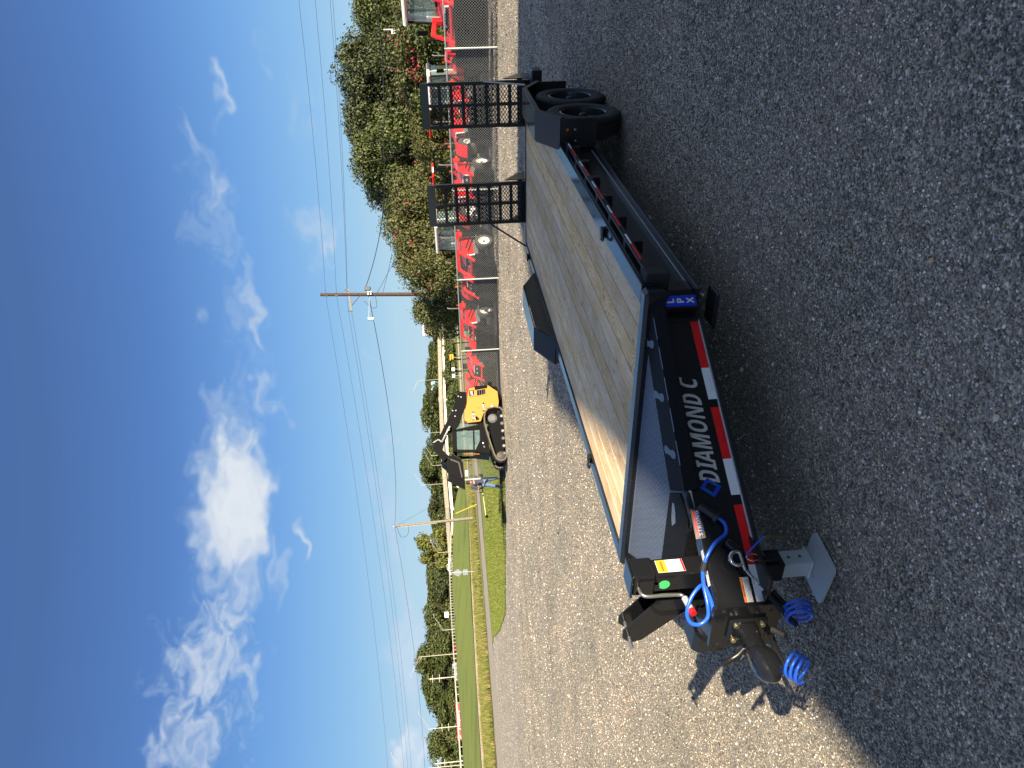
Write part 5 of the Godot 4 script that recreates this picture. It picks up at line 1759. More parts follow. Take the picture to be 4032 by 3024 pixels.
func make_track_loader() -> void:
	var S := thing("track_loader", "yellow and black compact track loader with raised bucket by the fence end", "loader", Vector3(-2.15, 0, -31.0), deg_to_rad(198.0))
	var ye: Material = MT.loader_yellow
	var bk: Material = MT.loader_black
	# tracks
	var loop := sk([[885, 452], [852, 490], [840, 540], [842, 610], [868, 720], [900, 830], [935, 940], [962, 992], [1000, 1012], [1050, 1000], [1076, 960], [1078, 850], [1072, 700], [1066, 560], [1056, 490], [1025, 455], [960, 440]])
	for s: float in [-1.0, 1.0]:
		var Tn := Node3D.new()
		Tn.name = "track"
		S.add_child(Tn, true)
		var z0: float = s * 0.52
		var z1: float = s * 0.92
		var g := G.new()
		var k := loop.size()
		var ce := Vector2.ZERO
		for p in loop:
			ce += p
		ce /= k
		for i in k:
			var a := loop[i]
			var b := loop[(i + 1) % k]
			var m := (b - a).normalized()
			var nn := Vector2(m.y, -m.x)
			if nn.dot((a + b) * 0.5 - ce) < 0.0:
				nn = -nn
			var ai := a - nn * 0.045
			var bi := b - nn * 0.045
			var c3 := Vector3(ce.x, ce.y, (z0 + z1) * 0.5)
			g.qo(Vector3(a.x, a.y, z0), Vector3(b.x, b.y, z0), Vector3(b.x, b.y, z1), Vector3(a.x, a.y, z1), c3)
			for zz in [z0, z1]:
				g.qo(Vector3(a.x, a.y, zz), Vector3(b.x, b.y, zz), Vector3(bi.x, bi.y, zz), Vector3(ai.x, ai.y, zz), c3)
			g.qo(Vector3(ai.x, ai.y, z0), Vector3(bi.x, bi.y, z0), Vector3(bi.x, bi.y, z1), Vector3(ai.x, ai.y, z1), c3 + Vector3((a.x - ce.x) * 3, (a.y - ce.y) * 3, 0))
			# tread bars
			var n := int(maxf(1.0, a.distance_to(b) / 0.075))
			for j in n:
				var p := a.lerp(b, (j + 0.5) / n) + nn * 0.008
				if p.y > 0.012:
					g.box(Vector3(p.x, p.y, (z0 + z1) * 0.5), Vector3(0.035, 0.022, 0.39), Basis(Vector3(m.x, m.y, 0), Vector3(nn.x, nn.y, 0), Vector3(0, 0, 1)))
		part(Tn, "rubber_belt", g, MT.track_rubber)
		g = G.new()
		g.prism(sk([[920, 560], [905, 700], [960, 930], [1045, 950], [1050, 560], [985, 520]]), s * 0.56, s * 0.80)
		part(Tn, "track_frame", g, bk)
		for j in 6:
			var p := sk([[1042, 540 + j * 78]])[0]
			part(Tn, "roller", disc(G.new(), [[0, 0.03], [0.05, 0.03], [0.075, 0.0]], Vector3(p.x, 0.11, s * 0.80), Vector3(0, 0, s), 14), MT.zinc if j % 2 == 0 else MT.tractor_grey)
		var sp := sk([[935, 560]])[0]
		part(Tn, "drive_sprocket", disc(G.new(), [[0, 0.06], [0.12, 0.06], [0.19, 0.02], [0.20, 0.0]], Vector3(sp.x, sp.y, s * 0.80), Vector3(0, 0, s), 18), MT.tractor_grey)
		var idl := sk([[1005, 955]])[0]
		part(Tn, "idler", disc(G.new(), [[0, 0.04], [0.10, 0.03], [0.19, 0.0]], Vector3(idl.x, 0.25, s * 0.80), Vector3(0, 0, s), 18), MT.dark_steel)
	part(S, "undercarriage", G.new().bx(-0.85, 0.95, 0.25, 0.62, -0.50, 0.50), bk)
	# yellow engine body
	var g := G.new()
	g.prism(sk([[690, 215], [665, 330], [650, 560], [665, 582], [806, 575], [835, 500], [905, 440], [1000, 440], [1010, 380], [1000, 270], [905, 200], [893, 196]]), -0.72, 0.72)
	part(S, "engine_body", g, ye)
	g = G.new()
	g.prism(sk([[640, 380], [632, 540], [652, 560], [668, 330], [655, 300]]), -0.55, 0.55)
	part(S, "engine_cover", g, ye)
	for s: float in [-1.0, 1.0]:
		g = G.new()
		g.prism(sk([[775, 245], [778, 300], [850, 290], [870, 285], [868, 235], [760, 245]]), s * 0.7205, s * 0.724)
		part(S, "vent", g, bk)
		g = G.new()
		g.prism(sk([[752, 195], [752, 240], [890, 225], [893, 196]]), s * 0.7205, s * 0.726)
		part(S, "rear_louvre", g, bk)
		g = G.new()
		g.prism(sk([[715, 470], [715, 560], [742, 562], [742, 470]]), s * 0.7205, s * 0.7235)
		part(S, "name_panel", g, bk)
		g = G.new()
		g.prism(sk([[692, 240], [690, 300], [742, 300], [744, 240]]), s * 0.7205, s * 0.7235)
		part(S, "name_panel", g, bk)
		g = G.new()
		g.prism(sk([[760, 515], [790, 545], [790, 560], [752, 560], [750, 520]]), s * 0.7205, s * 0.7235)
		part(S, "badge_panel", g, bk)
		g = G.new()
		g.prism(sk([[832, 380], [832, 475], [852, 475], [852, 380]]), s * 0.7205, s * 0.7235)
		part(S, "number_panel", g, bk)
		# seen from either side the words read left to right
		var r := Vector3(-1, 0, 0) if s < 0 else Vector3(1, 0, 0)
		var c1 := sk([[729, 516]])[0]
		letters(S, "JCB", 0.085, frame(Vector3(c1.x, c1.y, s * 0.7250), r, Vector3.UP), MT.white_paint, 1.55, 0.0, "lettering", 0.003)
		var c2 := sk([[717, 270]])[0]
		letters(S, "JCB", 0.085, frame(Vector3(c2.x, c2.y, s * 0.7250), r, Vector3.UP), MT.white_paint, 1.0, 0.0, "lettering", 0.003)
		var c3 := sk([[842, 427]])[0]
		letters(S, "270T", 0.055, frame(Vector3(c3.x, c3.y, s * 0.7250), r, Vector3.UP), MT.white_paint, 1.7, 0.0, "lettering", 0.003)
	part(S, "rear_bumper", G.new().prism(sk([[900, 160], [902, 300], [942, 300], [945, 160]]), -0.70, 0.70), bk)
	g = G.new()
	g.prism(sk([[905, 190], [1000, 270], [1010, 380], [1045, 330], [1000, 200]]), -0.5, 0.5)
	part(S, "rear_skirt", g, bk)
	# seams, handles and stickers on the engine body
	for s: float in [-1.0, 1.0]:
		for q in [[[700, 310], [900, 300]], [[742, 305], [660, 330]], [[905, 440], [760, 430]]]:
			var pq := sk(q)
			part(S, "panel_seam", G.new().bar(Vector3(pq[0].x, pq[0].y, s * 0.7212), Vector3(pq[1].x, pq[1].y, s * 0.7212), 0.004, 0.010), MT.rust)
		for k in 4:
			var pl := sk([[775 + k * 26, 246], [775 + k * 26, 292]])
			part(S, "vent_slat", G.new().bar(Vector3(pl[0].x, pl[0].y, s * 0.727), Vector3(pl[1].x, pl[1].y, s * 0.727), 0.006, 0.018), MT.tractor_grey)
		var hd2 := sk([[925, 415], [940, 430]])
		part(S, "sticker", G.new().bar(Vector3(hd2[0].x, hd2[0].y, s * 0.7225), Vector3(hd2[1].x, hd2[1].y, s * 0.7225), 0.003, 0.05), MT.white_sticker)
		var ls := sk([[745, 520], [770, 560]])
		part(S, "door_handle", G.new().bar(Vector3(0.52, 0.92, s * 0.64), Vector3(0.60, 0.90, s * 0.64), 0.02, 0.05), MT.tractor_grey)
		part(S, "sticker", G.new().box(Vector3(0.40, 0.94, s * 0.633), Vector3(0.06, 0.05, 0.003)), MT.white_sticker)
	# cab
	for s: float in [-1.0, 1.0]:
		g = G.new()
		g.prism(sk([[505, 640], [500, 660], [790, 640], [790, 600]]), s * 0.56, s * 0.62)
		part(S, "rear_pillar", g, bk)
		g = G.new()
		g.prism(sk([[510, 640], [512, 860], [540, 870], [540, 640]]), s * 0.56, s * 0.62)
		part(S, "roof_rail", g, bk)
		g = G.new()
		g.prism(sk([[515, 845], [560, 880], [735, 885], [895, 915], [893, 885], [740, 862], [560, 850]]), s * 0.56, s * 0.62)
		part(S, "front_pillar", g, bk)
		g = G.new()
		g.prism(sk([[718, 640], [718, 870], [732, 872], [732, 640]]), s * 0.565, s * 0.615)
		part(S, "door_bar", g, bk)
		g = G.new()
		g.prism(sk([[792, 590], [792, 770], [740, 865], [895, 912], [880, 760], [835, 590]]), s * 0.56, s * 0.63)
		part(S, "door_panel", g, bk)
		g = G.new()
		g.prism(sk([[541, 660], [545, 845], [795, 860], [795, 660]]), s * 0.585, s * 0.589)
		part(S, "door_glass", g, MT.cab_glass)
		g = G.new()
		g.prism(sk([[520, 560], [515, 640], [790, 600], [640, 585]]), s * 0.585, s * 0.589)
		part(S, "quarter_glass", g, MT.cab_glass)
		part(S, "grab_rail", G.new().tube(PackedVector3Array([Vector3(0.80, 1.75, s * 0.64), Vector3(0.86, 1.12, s * 0.66)]), 0.016, 6), MT.loader_yellow)
	part(S, "roof", G.new().prism(sk([[500, 560], [494, 700], [500, 860], [514, 870], [516, 560]]), -0.60, 0.60), bk)
	part(S, "cab_floor", G.new().prism(sk([[830, 590], [830, 890], [860, 900], [860, 590]]), -0.55, 0.55), bk)
	part(S, "seat", G.new().prism(sk([[640, 650], [760, 650], [760, 760], [735, 760], [730, 690], [640, 680]]), -0.22, 0.22), MT.black_matt)
	part(S, "front_frame", G.new().prism(sk([[735, 868], [735, 890], [893, 916], [895, 890]]), -0.56, 0.56), bk)
	# single boom on the near side, rising from a tower at the rear
	var zb := -0.50
	g = G.new()
	g.prism(sk([[662, 250], [575, 235], [560, 265], [500, 430], [452, 560], [520, 640], [560, 600], [640, 400], [662, 330]]), zb - 0.14, zb + 0.10)
	part(S, "boom_tower", g, bk)
	g = G.new()
	g.prism(sk([[500, 430], [345, 720], [300, 780], [285, 800], [310, 850], [400, 960], [455, 905], [385, 840], [395, 800], [420, 730], [545, 500]]), zb - 0.12, zb + 0.08)
	part(S, "boom", g, bk)
	g = G.new()
	var hp := sk([[470, 600], [380, 760], [345, 730], [290, 760]])
	for k in 2:
		var pts := PackedVector3Array()
		for p in hp:
			pts.append(Vector3(p.x, p.y + 0.02 - k * 0.04, zb - 0.13))
		g.tube(pts, 0.014, 5)
	part(S, "hydraulic_hose", g, MT.galvanised)
	for q in [[570, 290], [600, 300], [530, 500], [460, 640], [440, 700], [505, 440], [540, 440]]:
		var p := sk([q])[0]
		part(S, "pivot_pin", disc(G.new(), [[0, 0.02], [0.03, 0.02], [0.035, 0]], Vector3(p.x, p.y, zb - 0.14), Vector3(0, 0, -1), 10), MT.zinc)
	part(S, "boom_cross", G.new().prism(sk([[395, 900], [370, 960], [420, 1000], [455, 930]]), zb, 0.55), bk)
	# bucket, tipped forward
	var B := Node3D.new()
	B.name = "bucket"
	S.add_child(B, true)
	var bw := 0.92
	var prof := [[430, 985], [455, 940], [500, 915], [575, 960], [600, 1000], [612, 1175]]
	for i in prof.size() - 1:
		var pr := sk([prof[i], prof[i + 1]])
		g = G.new()
		g.bar(Vector3(pr[0].x, pr[0].y, 0), Vector3(pr[1].x, pr[1].y, 0), bw * 2.0, 0.03, Vector3.UP)
		part(B, "shell_plate", g, MT.loader_black if i < 2 else MT.dark_steel)
	for s: float in [-1.0, 1.0]:
		g = G.new()
		g.prism(sk([[430, 985], [455, 940], [500, 915], [575, 960], [600, 1000], [612, 1175], [590, 1180], [430, 1090]]), s * bw, s * (bw + 0.025))
		part(B, "end_plate", g, MT.loader_black)
	g = G.new()
	g.bar(Vector3(sk([[520, 960]])[0].x, sk([[520, 960]])[0].y, 0), Vector3(sk([[560, 985]])[0].x, sk([[560, 985]])[0].y, 0), bw * 1.96, 0.02, Vector3.UP)
	part(B, "worn_band", g, MT.rust)
	for q in [[[470, 960], [560, 1000]], [[560, 1000], [590, 1150]]]:
		var wq := sk(q)
		part(B, "wear_strip", G.new().bar(Vector3(wq[0].x, wq[0].y, -(bw + 0.028)), Vector3(wq[1].x, wq[1].y, -(bw + 0.028)), 0.006, 0.05), MT.dark_steel)
	part(B, "cutting_edge", G.new().prism(sk([[600, 1150], [600, 1190], [618, 1190], [618, 1150]]), -bw, bw), MT.loader_black)

# ---------------------------------------------------------------- trees
func crown_mesh(sd: int, H: float, W: float, base: float, blobs: int, leaves: int, size: float, cols: Array, ragged := 0.25) -> G:
	var r := RandomNumberGenerator.new()
	r.seed = sd
	var bl := []
	for i in blobs:
		var a := r.randf() * TAU
		var t := r.randf()
		var y := lerpf(base, H, 0.12 + 0.80 * t)
		var wide := sin(clampf((y - base) / (H - base), 0.02, 1.0) * PI * 0.82 + 0.38)
		var q := sqrt(r.randf()) * W * 0.5 * clampf(wide, 0.25, 1.0)
		var rad := W * r.randf_range(0.12, 0.22)
		bl.append([Vector3(cos(a) * q, y, sin(a) * q), rad])
	bl.append([Vector3(r.randf_range(-0.1, 0.1) * W, H - W * 0.13, r.randf_range(-0.1, 0.1) * W), W * 0.14])
	var g := G.new()
	g.tint = true
	for i in leaves:
		var b: Array = bl[r.randi() % bl.size()]
		var d := Vector3(r.randfn(), r.randfn(), r.randfn()).normalized()
		var rr: float = b[1] * (1.0 - 0.45 * r.randf() * r.randf()) * (1.0 + ragged * (r.randf() - 0.3) * (2.2 if r.randf() < 0.12 else 1.0))
		var p: Vector3 = b[0] + d * rr * Vector3(1.0, 0.82, 1.0)
		var nn := (d + Vector3(r.randfn(), r.randfn(), r.randfn()) * 0.55 + Vector3(0, 0.35, 0)).normalized()
		var x := nn.cross(Vector3(r.randfn(), r.randfn(), r.randfn())).normalized()
		var y := nn.cross(x)
		var s := size * r.randf_range(0.55, 1.25)
		var c: Array = cols[r.randi() % cols.size()]
		var k := r.randf_range(0.75, 1.25)
		g.col = Color(c[0] * k, c[1] * k, c[2] * k)
		var tip := p + y * s * 0.75 - nn * s * 0.15
		g.quad(p - y * s * 0.6, p + x * s * 0.42 + nn * s * 0.08, tip, p - x * s * 0.42 + nn * s * 0.06)
	return g

func trunk_mesh(sd: int, H: float, base: float, rad: float, stems: int, W: float) -> G:
	var r := RandomNumberGenerator.new()
	r.seed = sd
	var g := G.new()
	if stems == 1:
		g.tube(PackedVector3Array([Vector3(0, -0.2, 0), Vector3(0.03, base * 0.5, 0.02), Vector3(0.08, base * 1.2, 0.0), Vector3(0, H * 0.75, 0.1)]), [rad * 1.35, rad, rad * 0.8, rad * 0.2], 8)
	for i in (7 if stems == 1 else stems):
		var a := TAU * i / (7.0 if stems == 1 else float(stems)) + r.randf() * 0.6
		var o := Vector3(cos(a), 0, sin(a))
		var h0 := base * r.randf_range(0.7, 1.3) if stems == 1 else -0.1
		var p0 := Vector3(0.05, h0, 0.0) + (Vector3.ZERO if stems == 1 else o * 0.15)
		var p2 := o * W * r.randf_range(0.22, 0.40) + Vector3(0, lerpf(base, H, r.randf_range(0.5, 0.85)), 0)
		var p1 := p0.lerp(p2, 0.45) + Vector3(0, H * 0.05, 0)
		g.tube(smooth_path([p0, p1, p2], 3), [rad * 0.5, rad * 0.45, rad * 0.4, rad * 0.36, rad * 0.28, rad * 0.2, rad * 0.1], 6)
	return g

const ORD := ["first", "second", "third", "fourth", "fifth", "sixth", "seventh", "eighth", "ninth", "tenth", "eleventh", "twelfth", "thirteenth", "fourteenth", "fifteenth", "sixteenth", "seventeenth", "eighteenth", "nineteenth", "twentieth", "twenty-first", "twenty-second", "twenty-third", "twenty-fourth", "twenty-fifth", "twenty-sixth", "twenty-seventh", "twenty-eighth", "twenty-ninth", "thirtieth", "thirty-first", "thirty-second", "thirty-third", "thirty-fourth", "thirty-fifth", "thirty-sixth"]
const FAR_TREES := [[9.9, -420.0, 18.9, 12.1], [2.0, -430.0, 19.3, 12.3], [-7.9, -420.0, 21.5, 14.0], [-16.9, -430.0, 22.2, 12.3], [-25.9, -430.0, 19.8, 12.4], [-33.8, -420.0, 21.1, 12.1], [-41.2, -410.0, 23.5, 12.3], [-49.3, -420.0, 24.9, 10.7], [-59.1, -420.0, 19.4, 12.7], [-66.7, -410.0, 19.8, 12.4], [-73.9, -400.0, 20.3, 11.8],
	[-88.4, -370.0, 21.2, 12.5], [-91.2, -350.0, 23.0, 9.7], [-99.2, -350.0, 20.2, 12.0], [-101.0, -330.0, 23.2, 10.5], [-107.4, -330.0, 21.1, 10.3], [-106.4, -310.0, 23.5, 10.0], [-109.0, -300.0, 23.6, 11.9], [-115.2, -300.0, 23.6, 11.9], [-121.5, -300.0, 21.7, 12.0], [-128.4, -300.0, 18.8, 12.1], [-138.6, -310.0, 19.0, 11.3], [-135.0, -290.0, 18.4, 9.7], [-129.7, -270.0, 19.2, 9.2], [-145.0, -290.0, 17.8, 10.9], [-145.8, -280.0, 16.4, 11.8],
	[19.4, -430.0, 15.5, 12.3], [29.6, -430.0, 13.4, 13.8], [-3.7, -390.0, 15.6, 10.0], [-89.7, -330.0, 17.2, 11.2], [-99.8, -285.0, 17.8, 11.2], [-111.4, -285.0, 16.7, 11.3], [-121.0, -280.0, 15.5, 11.3], [-158.0, -290.0, 17.0, 12.0]]

func make_trees() -> void:
	var dark := [[0.050, 0.062, 0.016], [0.060, 0.070, 0.020], [0.042, 0.055, 0.018], [0.075, 0.080, 0.024]]
	var mid := [[0.075, 0.095, 0.020], [0.090, 0.105, 0.026], [0.060, 0.080, 0.018], [0.11, 0.115, 0.035]]
	var olive := [[0.088, 0.094, 0.026], [0.105, 0.108, 0.028], [0.075, 0.084, 0.020], [0.125, 0.112, 0.038]]
	var lime := [[0.15, 0.155, 0.028], [0.18, 0.17, 0.03], [0.12, 0.13, 0.022]]
	# broad trees beyond the yard
	var protos := []
	for i in 3:
		protos.append([crown_mesh(300 + i, 10.0, 8.0, 2.0, 58, 22000, 0.215, [dark, mid, dark][i]).mesh(), trunk_mesh(320 + i, 10.0, 2.2, 0.28, 1, 8.0).mesh()])
	var oaks := [[38.9, -76.0, 9.6, 7.6, 1, "bright green broad tree at the photo's upper edge beyond the tractors"], [35.6, -79.0, 10.2, 7.4, 0, "dark broad tree behind the flag pole"], [31.4, -72.5, 11.3, 7.4, 0, "tallest broad tree, its crown above the right mesh ramp"], [27.1, -74.0, 11.0, 7.8, 2, "broad dark tree behind the right mesh ramp"], [23.0, -72.0, 10.3, 7.4, 1, "broad tree between the two mesh ramps, with bare twigs low down"], [20.6, -75.0, 9.5, 6.4, 2, "sloping dark tree above the gap between the ramps"], [16.0, -67.0, 7.4, 5.6, 0, "smaller dark tree behind the left mesh ramp"], [43.5, -78.0, 9.6, 8.0, 1, "broad green tree cut off by the photo's upper edge"], [12.4, -69.0, 5.6, 5.0, 2, "low dark tree behind the olive flowering shrubs"]]
	for i in oaks.size():
		var o: Array = oaks[i]
		var t := thing("broad_tree", o[5], "tree", Vector3(o[0], -0.05, o[1]), i * 1.3, "broad trees beyond the tractor yard")
		t.scale = Vector3(o[3] / 8.0, o[2] / 10.0, o[3] / 8.0)
		part(t, "crown", protos[o[4]][0], MT.leaf)
		part(t, "trunk", protos[o[4]][1], MT.bark)
	# flowering shrubs, many stems
	var sp := []
	for i in 3:
		var c := crown_mesh(400 + i, 5.0, 4.4, 0.6, 44, 11500, 0.145, [olive, mid, olive][i], 0.45)
		var f := crown_mesh(440 + i, 5.1, 4.5, 1.4, 14, 320 if i == 1 else 70, 0.14, [[1, 1, 1]], 0.5)
		f.tint = false
		sp.append([c.mesh(), trunk_mesh(420 + i, 5.0, 0.8, 0.09, 6, 4.4).mesh(), f.mesh()])
	var shrubs := [[25.2, -50.0, 4.4, 4.6, 0, "olive flowering shrub at the photo's upper edge above the large tractor"], [22.0, -47.5, 4.5, 4.6, 1, "shrub thick with red blossom below the flag"], [20.2, -48.5, 4.5, 4.4, 1, "red-flowering shrub behind the cab tractor near the right ramp"], [18.0, -50.0, 3.8, 3.8, 2, "low flowering shrub hidden behind the right ramp's top"], [14.2, -54.0, 5.6, 4.8, 2, "olive flowering shrub behind the left ramp's upper side"], [11.6, -52.0, 6.0, 4.6, 0, "tall olive flowering shrub behind the left ramp"], [9.2, -50.5, 5.4, 4.2, 2, "olive flowering shrub above the white-roofed cab tractor"], [7.6, -49.0, 5.0, 3.4, 0, "darker flowering shrub on the ramp's side of the utility pole"], [5.9, -53.5, 4.5, 3.4, 2, "flowering shrub at the foot of the brown utility pole"], [5.2, -58.0, 4.0, 2.8, 2, "shrub whose leaves overlap the white arrow sign"], [16.3, -49.5, 3.6, 3.6, 2, "low shrub seen between the two mesh ramps"]]
	for i in shrubs.size():
		var o: Array = shrubs[i]
		var t := thing("flowering_shrub", o[5], "shrub", Vector3(o[0], -0.05, o[1]), i * 0.9, "flowering shrubs behind the tractors")
		t.scale = Vector3(o[3] / 4.4, o[2] / 5.0, o[3] / 4.4)
		part(t, "crown", sp[o[4]][0], MT.leaf)
		part(t, "stem", sp[o[4]][1], MT.bark_pale)
		part(t, "blossom", sp[o[4]][2], MT.blossom)
	# the far line beyond the highway
	var fp_ := []
	for i in 4:
		fp_.append([crown_mesh(500 + i, 20.0, 12.0, 1.5, 60, 11500, 0.64, [mid, dark, mid, mid][i], 0.35).mesh(), trunk_mesh(520 + i, 20.0, 4.0, 0.35, 1, 12.0).mesh()])
	var order := range(FAR_TREES.size())
	order.sort_custom(func(a: int, b: int) -> bool: return FAR_TREES[a][0] / -FAR_TREES[a][1] < FAR_TREES[b][0] / -FAR_TREES[b][1])
	for i in order.size():
		var o: Array = FAR_TREES[order[i]]
		var t := thing("far_tree", "%s tree of the far tree line, counted from the photo's lower edge" % ORD[i], "tree", Vector3(o[0], -0.05, o[1]), i * 2.1, "far tree line beyond the highway")
		t.scale = Vector3(o[3] / 7.8, o[2] / 20.0 * (0.90 + 0.16 * fmod(i * 0.618, 1.0)), o[3] / 7.8)
		part(t, "crown", fp_[i % 4][0], MT.leaf)
		part(t, "trunk", fp_[i % 4][1], MT.bark)
	var lg := crown_mesh(540, 20.0, 12.0, 5.0, 30, 3600, 0.85, lime, 0.45).mesh()
	for q in [[-67.8, -330.0, 23.2, 11.5, "tall yellow-green tree rising above the far tree line beside the wooden pole"], [-75.5, -332.0, 22.0, 8.0, "narrower yellow-green tree joined to the tall one above the white pickup"]]:
		var t := thing("pale_tree", q[4], "tree", Vector3(q[0], -0.05, q[1]), q[0])
		t.scale = Vector3(q[3] / 12.0, q[2] / 20.0, q[3] / 12.0)
		part(t, "crown", lg, MT.leaf)
		part(t, "trunk", trunk_mesh(541, 20.0, 5.0, 0.35, 1, 12.0), MT.bark_pale)
	# undergrowth below the bridge
	var bu := crown_mesh(560, 4.0, 7.0, 0.1, 22, 2400, 0.5, mid, 0.4).mesh()
	var bx := [[-6.0, -350.0], [-14.0, -345.0], [2.0, -360.0], [-22.0, -340.0], [10.0, -370.0], [20.0, -380.0], [-31.0, -330.0], [30.0, -385.0], [-2.0, -300.0], [6.0, -310.0], [-50.0, -312.0], [-58.0, -306.0], [14.0, -330.0]]
	bx.sort_custom(func(a: Array, b: Array) -> bool: return a[0] / -a[1] < b[0] / -b[1])
	for i in bx.size():
		var t := thing("bush", "%s bush under the concrete bridge, counted from the photo's lower edge" % ORD[i], "bush", Vector3(bx[i][0], -0.05, bx[i][1]), i * 1.7, "bushes under the bridge")
		t.scale = Vector3.ONE * (1.0 + 0.25 * (i % 3))
		part(t, "foliage", bu, MT.leaf)

# ---------------------------------------------------------------- poles, wires, lamps
func wire(called: String, label: String, pts: Array, sag: float, r: float) -> void:
	var p := PackedVector3Array()
	for i in pts.size() - 1:
		var a: Vector3 = pts[i]
		var b: Vector3 = pts[i + 1]
		for k in 12:
			var t := k / 12.0
			p.append(a.lerp(b, t) - Vector3(0, sag * 4.0 * t * (1.0 - t), 0))
	p.append(pts[-1])
	var o := p[0]
	for i in p.size():
		p[i] -= o
	single(called, G.new().tube(p, r, 4), MT.cable_black, label, "wire", o, "overhead wires")

func make_poles() -> void:
	var P := thing("utility_pole", "tall brown wooden utility pole with crossarm behind the flowering shrubs", "utility pole", Vector3(6.45, -0.05, -52.0), 0.0)
	part(P, "shaft", G.new().rod(Vector3(0, -0.3, 0), Vector3(0.55, 10.85, 0), 0.16, 12, 0.11), MT.pole_brown)
	part(P, "crossarm", G.new().bar(Vector3(-0.75, 8.75, 0.3), Vector3(0.85, 8.95, -0.15), 0.10, 0.12), MT.pole_grey)
	part(P, "brace", G.new().bar(Vector3(-0.35, 8.75, 0.18), Vector3(0.35, 8.1, 0.15), 0.03, 0.05), MT.pole_brown)
	for q in [[-0.68, 8.95], [0.78, 9.1], [0.40, 10.45], [0.42, 9.75]]:
		part(P, "insulator", G.new().rod(Vector3(q[0], q[1] - 0.1, 0.1), Vector3(q[0], q[1] + 0.1, 0.1), 0.04, 8), MT.tractor_grey)
	for k in 4:
		part(P, "splice_box", G.new().box(Vector3(0.38 + (k % 2) * 0.16, 7.38 + (k / 2) * 0.18, 0.25), Vector3(0.10, 0.12, 0.10), Basis(), 0.02), MT.white_paint)
	part(P, "equipment_box", G.new().box(Vector3(0.78, 7.6, 0.1), Vector3(0.3, 0.42, 0.3), Basis(), 0.04), MT.tractor_grey)
	part(P, "lamp_arm", G.new().rod(Vector3(0.2, 7.5, 0.1), Vector3(-1.35, 7.55, 0.9), 0.02, 6), MT.galvanised)
	part(P, "yard_lamp", G.new().rod(Vector3(-1.40, 7.2, 0.92), Vector3(-1.40, 7.6, 0.92), 0.09, 10, 0.12), MT.concrete_pale)
	part(P, "drop_loop", G.new().tube(smooth_path([Vector3(-0.05, 7.9, 0.15), Vector3(-0.6, 7.3, 0.5), Vector3(-0.5, 7.0, 0.5), Vector3(0.3, 7.1, 0.2)], 4), 0.018, 5), MT.cable_black)
	var Q := thing("wooden_pole", "weathered grey wooden pole standing on the grass beside the road", "utility pole", Vector3(-20.2, -0.05, -114.0), 0.0)
	part(Q, "shaft", G.new().rod(Vector3(0, -0.3, 0), Vector3(-0.35, 12.5, 0), 0.24, 10, 0.18), MT.pole_grey)
	part(Q, "insulator", G.new().rod(Vector3(-0.35, 12.4, 0.1), Vector3(-0.35, 12.7, 0.1), 0.06, 6), MT.concrete_pale)
	part(Q, "guy_loop", G.new().tube(smooth_path([Vector3(-0.35, 12.2, 0), Vector3(-2.0, 11.6, 0), Vector3(-1.8, 10.6, 0), Vector3(-0.4, 10.3, 0)], 4), 0.03, 5), MT.cable_black)
	part(Q, "ground_wire", G.new().rod(Vector3(-0.5, 12.0, 0.2), Vector3(-0.32, 6.0, 0.25), 0.03, 5), MT.galvanised)
	single("guy_wire", G.new().rod(Vector3(0, 12.0, 0), Vector3(6.2, 0.6, 6.0), 0.02, 4), MT.cable_black, "thin stay wire slanting down from the weathered wooden pole", "wire", Vector3(-20.4, 0, -114.0))
	single("guy_guard", G.new().rod(Vector3(0, 0, 0), Vector3(1.1, -2.9, 0.5), 0.04, 6), MT.yellow_sleeve, "yellow plastic guard leaning on the grass by the road", "wire guard", Vector3(-17.1, 2.9, -101.0))
	var px := 6.9
	wire("power_line", "topmost of the overhead wires", [Vector3(37.0, 8.4, -27.5), Vector3(px, 10.44, -52.0), Vector3(-42.0, 11.6, -80.0)], 0.5, 0.0085)
	wire("power_line", "overhead wire second from the top", [Vector3(37.0, 7.4, -27.5), Vector3(px, 9.71, -52.0), Vector3(-42.0, 9.9, -80.0)], 0.5, 0.0085)
	wire("power_line", "overhead wire third from the top", [Vector3(37.0, 6.5, -27.5), Vector3(6.2, 8.98, -51.8), Vector3(-42.0, 9.55, -80.5)], 0.5, 0.0085)
	wire("power_line", "overhead wire fourth from the top", [Vector3(37.0, 6.3, -27.5), Vector3(7.6, 8.95, -52.1), Vector3(-42.0, 9.2, -81.0)], 0.5, 0.0085)
	wire("service_cable", "twisted cable sagging from the brown pole across the trees", [Vector3(7.3, 7.7, -52.0), Vector3(15.0, 5.4, -46.0), Vector3(26.0, 5.4, -38.0)], 0.5, 0.024)
	wire("service_cable", "lowest cable running from the brown pole to the weathered pole", [Vector3(6.7, 7.5, -52.0), Vector3(-20.55, 12.4, -114.0), Vector3(-80.0, 12.8, -150.0)], 0.8, 0.022)
	wire("drop_wire", "short wire slanting from the brown pole into the shrubs", [Vector3(6.8, 7.0, -52.0), Vector3(9.6, 5.0, -50.0)], 0.05, 0.014)
	wire("drop_wire", "thin wire dipping from the brown pole behind the olive shrub", [Vector3(6.7, 6.6, -52.0), Vector3(13.0, 5.9, -60.0)], 0.1, 0.014)
	var fl := thing("flag_pole", "white flag pole with hanging striped flag above the red blossom", "flag pole", Vector3(29.1, -0.05, -60.0))
	part(fl, "pole", G.new().rod(Vector3(0, 0, 0), Vector3(0, 5.9, 0), 0.05, 8), MT.white_paint)
	part(fl, "flag", G.new().bar(Vector3(-0.22, 5.3, 0), Vector3(-0.12, 4.3, 0), 0.03, 0.30, Vector3.RIGHT), MT.white_paint)
